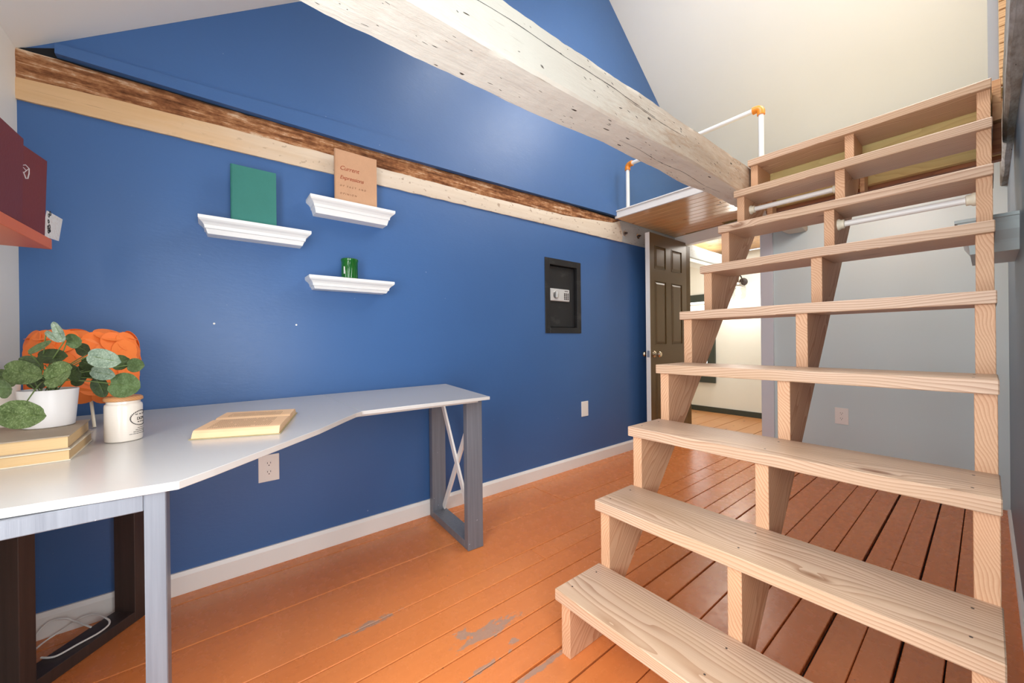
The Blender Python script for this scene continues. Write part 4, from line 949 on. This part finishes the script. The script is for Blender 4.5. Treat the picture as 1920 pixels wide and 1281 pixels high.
# ------------------------------------------------------------------ potted plant
pp = empty('potted_plant', (-1.432, -0.305, 0.8050), 'round-leaved silvery green plant in a white pot on two old books', 'plant')
pc = Vector((-1.432, -0.306, 0.8052))
potm = NT('white_matte_ceramic').done(srgb(232, 228, 226), 0.35)
MB().lathe(pc, [(0.040, 0), (0.0425, 0.002), (0.0495, 0.088), (0.0495, 0.090), (0.0465, 0.090), (0.0445, 0.070)], 56).build('pot', potm, pp, True)
soil = NT('dark_soil'); soil.bump(soil.noise(soil.pos(), 200, 4, 0.7), 1.0, 0.01); soil.done(soil.mix(soil.noise(soil.pos(), 120, 3, 0.6), srgb(20, 18, 16), srgb(70, 56, 44)), 0.9)
MB().lathe(pc, [(0.0440, 0.066), (0.0450, 0.078), (0.030, 0.083), (0.005, 0.085)], 40).build('soil', soil.m, pp, True)
def leaf_mat(name, a, b_, vein, mott):
    t = NT(name); p = t.shift(t.obj(), 4); n1 = t.noise(p, 55, 5, 0.7); n2 = t.noise(p, 260, 3, 0.6)
    c = t.mix(t.ramp(n1, [(0.35, (0, 0, 0)), (0.65, (1, 1, 1))]), srgb(*a), srgb(*b_)); c = t.mix(t.math('MULTIPLY', t.ramp(n2, [(0.5, (0, 0, 0)), (0.62, (1, 1, 1))]), mott), c, srgb(*vein))
    t.bump(n1, 0.3, 0.002); t.b.inputs['Subsurface Weight'].default_value = 0.0
    return t.done(c, 0.42, 0.4)
lg = leaf_mat('leaf_green', (66, 84, 46), (92, 112, 72), (150, 166, 130), 0.2)
ls = leaf_mat('leaf_silver', (96, 114, 96), (132, 148, 128), (178, 188, 172), 0.4)
lm = leaf_mat('leaf_mottled', (58, 76, 34), (92, 110, 64), (140, 156, 112), 0.4)
ld = leaf_mat('leaf_dark', (42, 54, 28), (66, 80, 46), (96, 116, 76), 0.2)
veinm = NT('leaf_vein').done(srgb(104, 124, 70), 0.5)
LV = [(-1.33, -0.268, 1.032, 0.0244, 0.0101, 62), (-1.34, -0.279, 1.022, 0.0195, 0.0068, 35), (-1.34, -0.246, 1.012, 0.0175, 0.0158, 0), (-1.36, -0.303, 0.998, 0.0285, 0.0078, -27), (-1.38, -0.288, 0.976, 0.0335, 0.0159, 0), (-1.44, -0.332, 0.96, 0.0291, 0.0171, 10), (-1.35, -0.324, 0.941, 0.0413, 0.0238, 10), (-1.42, -0.367, 0.928, 0.0246, 0.0197, 0), (-1.32, -0.342, 0.909, 0.0152, 0.0183, 0), (-1.3, -0.262, 0.937, 0.0318, 0.0262, -25), (-1.36, -0.254, 0.94, 0.0169, 0.0219, -30), (-1.3, -0.192, 0.969, 0.0376, 0.02, 12), (-1.42, -0.181, 0.957, 0.0241, 0.0176, -20), (-1.36, -0.145, 0.949, 0.0208, 0.0163, 0), (-1.34, -0.162, 0.9, 0.0361, 0.0273, 8), (-1.4, -0.214, 0.895, 0.0251, 0.0152, 65), (-1.35, -0.202, 0.932, 0.0286, 0.0147, 12), (-1.42, -0.246, 0.991, 0.0169, 0.0143, 30), (-1.44, -0.257, 0.919, 0.0189, 0.0198, 0), (-1.24, -0.3, 0.86, 0.0466, 0.0262, 3), (-1.4, -0.229, 0.952, 0.0266, 0.016, 20), (-1.43, -0.321, 0.914, 0.0256, 0.0154, 0), (-1.42, -0.235, 0.933, 0.0305, 0.0144, 15)]
mats = [ls, ls, lg, lg, ld, lg, lm, lm, lg, lm, ld, ls, lg, lg, lg, ld, ls, ld, ld, lm, ld, ld, ld]
basex = Vector((0.62428574, 0.7811187, -0.011)); basey = Vector((0, 0, 1))
rs = random.Random(4)
for i, (x, y, z, hl, hw, ang) in enumerate(LV):
    c = Vector((x, y, z)); a = math.radians(ang); hl *= 1.10; hw *= 1.10; A = basex*math.cos(a)-basey*math.sin(a); B = basex*math.sin(a)+basey*math.cos(a); Nn = A.cross(B).normalized()
    if Nn.x < 0: Nn = -Nn
    hub = pc+Vector((rs.uniform(-.018, .018), rs.uniform(-.018, .018), 0.083))
    sgn = -1 if (hub-c).dot(A) < 0 else 1      # leaf base towards the pot
    tilt = rs.uniform(-0.35, 0.35); B2 = (B*math.cos(tilt)+Nn*math.sin(tilt)); hw2 = hw/max(0.8, math.cos(tilt))
    bm = bmesh.new(); nr, na = 4, 24; cen = bm.verts.new(c); prev = None
    N2 = A.cross(B2).normalized(); N2 = N2 if N2.dot(Nn) > 0 else -N2
    for r in range(1, nr+1):
        ring = []
        for k in range(na):
            t = 2*math.pi*k/na; u_, w_ = math.cos(t)*r/nr, math.sin(t)*r/nr
            notch = 0.10*math.exp(-((abs(t-math.pi) if True else 0)/0.30)**2)*r/nr
            ue = (u_+notch)*(-sgn) if True else u_
            cup = 0.16*hw*(u_*u_+w_*w_)-0.10*hw*(1-min(1, abs(w_)*5))+0.04*hw*math.sin(7*t+i)*(r/nr)**3
            ring.append(bm.verts.new(c+A*hl*ue+B2*hw2*w_*(1-0.10*u_)+N2*cup))
        if prev is None:
            for k in range(na): bm.faces.new((cen, ring[k], ring[(k+1) % na]))
        else:
            for k in range(na): bm.faces.new((prev[k], ring[k], ring[(k+1) % na], prev[(k+1) % na]))
        prev = ring
    bmesh.ops.recalc_face_normals(bm, faces=bm.faces)
    bmesh.ops.solidify(bm, geom=bm.faces, thickness=0.0006)
    mb = MB(); mb.bm.free(); mb.bm = bm; lo = mb.build('leaf', mats[i], pp, True)
    base = c+A*hl*0.90*sgn; tip = c-A*hl*0.55*sgn
    MB().tube([base+N2*0.0005, c-N2*0.02*hw+N2*0.0006, tip+N2*0.0010], 0.0004, 6).build('midrib', veinm, lo, True)
    mid = (hub+base)/2+Vector((0.0, 0.0, 0.018 if z > 0.88 else 0.05)); mid.x = max(mid.x, min(hub.x, base.x))
    if i == 19: mid = Vector((-1.345, -0.300, 0.915)); base = c+B2*hw*0.8
    MB().tube(smooth([hub, (hub+mid)/2+Vector((0, 0, 0.012)), mid, base], 5), 0.0012, 7).build('stem', veinm, pp, True)

# ------------------------------------------------------------------ wall safe
sf = empty('wall_safe', (WX, 2.137, 1.065), 'black wall safe with silver keypad set in the blue wall', 'safe')
blkm = NT('black_powder_coat'); q = blkm.pos(); sm_ = blkm.ramp(blkm.noise(blkm.mapping(q, scale=(6, 6, 14)), 1.0, 4, 0.65), [(0.55, (0, 0, 0)), (0.8, (0.35, 0.35, 0.35))]); blkm.done(blkm.mix(sm_, srgb(30, 30, 31), srgb(110, 108, 104)), 0.42)
ya, yb, za, zb2 = 1.940, 2.334, 1.057, 1.619; i0, i1, j0, j1 = 1.990, 2.288, 1.100, 1.572
b = MB(); b.box(WX-0.002, WX+0.006, ya, i0, za, zb2, 0.001); b.box(WX-0.002, WX+0.006, i1, yb, za, zb2, 0.001); b.box(WX-0.002, WX+0.006, i0, i1, za, j0, 0.001); b.box(WX-0.002, WX+0.006, i0, i1, j1, zb2, 0.001)
b.build('flange_frame', blkm.m, sf)
b = MB()
for (a0_, a1_, c0, c1) in ((1.962, i0, 1.077, 1.60), (i1, 2.313, 1.077, 1.60), (i0, i1, 1.077, j0), (i0, i1, j1, 1.60)): b.box(WX-0.05, WX-0.0025, a0_, a1_, c0, c1)
b.box(WX-0.056, WX-0.046, 1.950, 2.325, 1.066, 1.610)
b.build('safe_body', blkm.m, sf)
MB().box(WX-0.035, WX-0.020, i0+0.004, i1-0.004, j0+0.004, j1-0.004, 0.002).build('safe_door', blkm.m, sf)
kp = MB().box(WX-0.020, WX-0.006, 2.006, 2.214, 1.302, 1.396, 0.004).build('keypad_plate', M_['silver_plastic'], sf)
MB().lathe((WX-0.006, 2.062, 1.350), [(0.030, 0), (0.030, 0.003), (0.026, 0.005)], 28, 'X').build('dial_ring', M_['metal'], kp, True)
MB().box(WX-0.001, WX+0.012, 2.054, 2.070, 1.325, 1.375, 0.003).build('turn_knob', M_['silver_plastic'], kp)
for r in range(4):
    for c_ in range(3):
        MB().lathe((WX-0.006, 2.157+0.019*c_, 1.321+0.0135*r), [(0.0062, 0), (0.0062, 0.002), (0.004, 0.003)], 10, 'X').build('key', M_['frame_dark'], kp)
MB().box(WX-0.006, WX-0.0055, 2.158, 2.195, 1.379, 1.384).build('label_strip', M_['frame_dark'], kp)

# ------------------------------------------------------------------ outlets and plates
def duplex(loc, frame, label):
    """frame: (right, out) unit vectors of the plate"""
    R_, O_ = map(Vector, frame); Z_ = Vector((0, 0, 1)); L0 = Vector(loc); r = empty('wall_outlet', L0, label, 'outlet', None)
    MB().obox(L0-R_*0.040-Z_*0.060, R_*0.080, Z_*0.120, O_*0.005, 0.0012).build('cover_plate', M_['plastic_white'], r)
    for dz in (0.0195, -0.0195):
        prof = []
        for k in range(20):
            t = 2*math.pi*k/20; prof.append(L0+O_*0.005+R_*(max(-0.0155, min(0.0155, 0.0175*math.cos(t))))+Z_*(dz+max(-0.0125, min(0.0125, 0.0175*math.sin(t)))))
        f_ = MB().prism(prof, O_*0.0018).build('socket_face', M_['plastic_white'], r)
        b = MB()
        for dx in (-0.006, 0.006): b.obox(L0+O_*0.0068+R_*(dx-0.0010)+Z_*(dz+0.0005), R_*0.002, Z_*0.007, O_*0.0003)
        b.obox(L0+O_*0.0068+R_*(-0.002)+Z_*(dz-0.0085), R_*0.004, Z_*0.004, O_*0.0003); b.build('slots', M_['black'], f_)
duplex((WX, 0.208, 0.439), ((0, 1, 0), (1, 0, 0)), 'white double outlet low on the blue wall below the desktop')
gx = -0.673; duplex(Vector((gx, yf(gx), 0.420)), (D, -N), 'white double outlet on the grey wall behind the stairs')
tag(MB().box(WX, WX+0.006, 2.328, 2.408, 0.388, 0.508, 0.0012).build('blank_plate', M_['plastic_white'], None, False, (WX, 2.368, 0.388)), 'blank white plate low on the blue wall right of the safe', 'wall plate')
for y_, lab in ((0.019, 'tiny white screw anchor in the blue wall, the left one of two'), (0.324, 'tiny white screw anchor in the blue wall, the right one of two')):
    tag(MB().lathe((WX, y_, 1.088), [(0.004, -0.002), (0.004, 0.0015), (0.002, 0.002)], 12, 'X').build('wall_anchor', M_['plastic_white'], None, True, (WX, y_, 1.088)), lab, 'wall anchor', 'empty wall anchors')

# ------------------------------------------------------------------ sconce in the next room
sc = empty('wall_sconce', (-1.95, 5.38, 1.55), 'lit glass-shaded wall sconce on the cream wall beyond the doorway', 'lamp')
dm = M_['frame_dark']
MB().lathe((-1.95, 5.379, 1.78), [(0.05, 0), (0.05, -0.012), (0.03, -0.02)], 24, 'Y').build('wall_plate', dm, sc, True)
MB().tube(smooth([(-1.95, 5.36, 1.78), (-1.95, 5.30, 1.84), (-1.95, 5.24, 1.85), (-1.95, 5.21, 1.80), (-1.95, 5.21, 1.75)], 5), 0.008, 10).build('arm', dm, sc, True)
MB().lathe((-1.95, 5.21, 1.70), [(0.02, 0.06), (0.03, 0.05), (0.035, 0.03), (0.085, 0.0), (0.088, -0.008)], 28).build('lamp_cap', M_['metal'], sc, True)
sh = NT('clear_lamp_glass'); sh.b.inputs['Transmission Weight'].default_value = 1.0; sh.b.inputs['Roughness'].default_value = 0.05; sh.b.inputs['IOR'].default_value = 1.1
MB().lathe((-1.95, 5.21, 1.55), [(0.070, 0), (0.086, 0.05), (0.086, 0.13), (0.080, 0.142), (0.0795, 0.142), (0.084, 0.13), (0.084, 0.05), (0.068, 0.002)], 28).build('glass_shade', sh.m, sc, True)
bu = NT('lit_bulb'); bu.b.inputs['Emission Color'].default_value = (1, 0.93, 0.8, 1); bu.b.inputs['Emission Strength'].default_value = 30
MB().lathe((-1.95, 5.21, 1.58), [(0.008, 0), (0.028, 0.02), (0.032, 0.045), (0.022, 0.08), (0.014, 0.11)], 20).build('bulb', bu.m, sc, True)
pl = bpy.data.lights.new('sconce_light', 'POINT'); pl.energy = 12; pl.color = (1, 0.93, 0.82); pl.shadow_soft_size = 0.05
po = bpy.data.objects.new('sconce_light', pl); C.objects.link(po); po.location = (-1.95, 5.17, 1.50)

sc.location.z -= 0.05
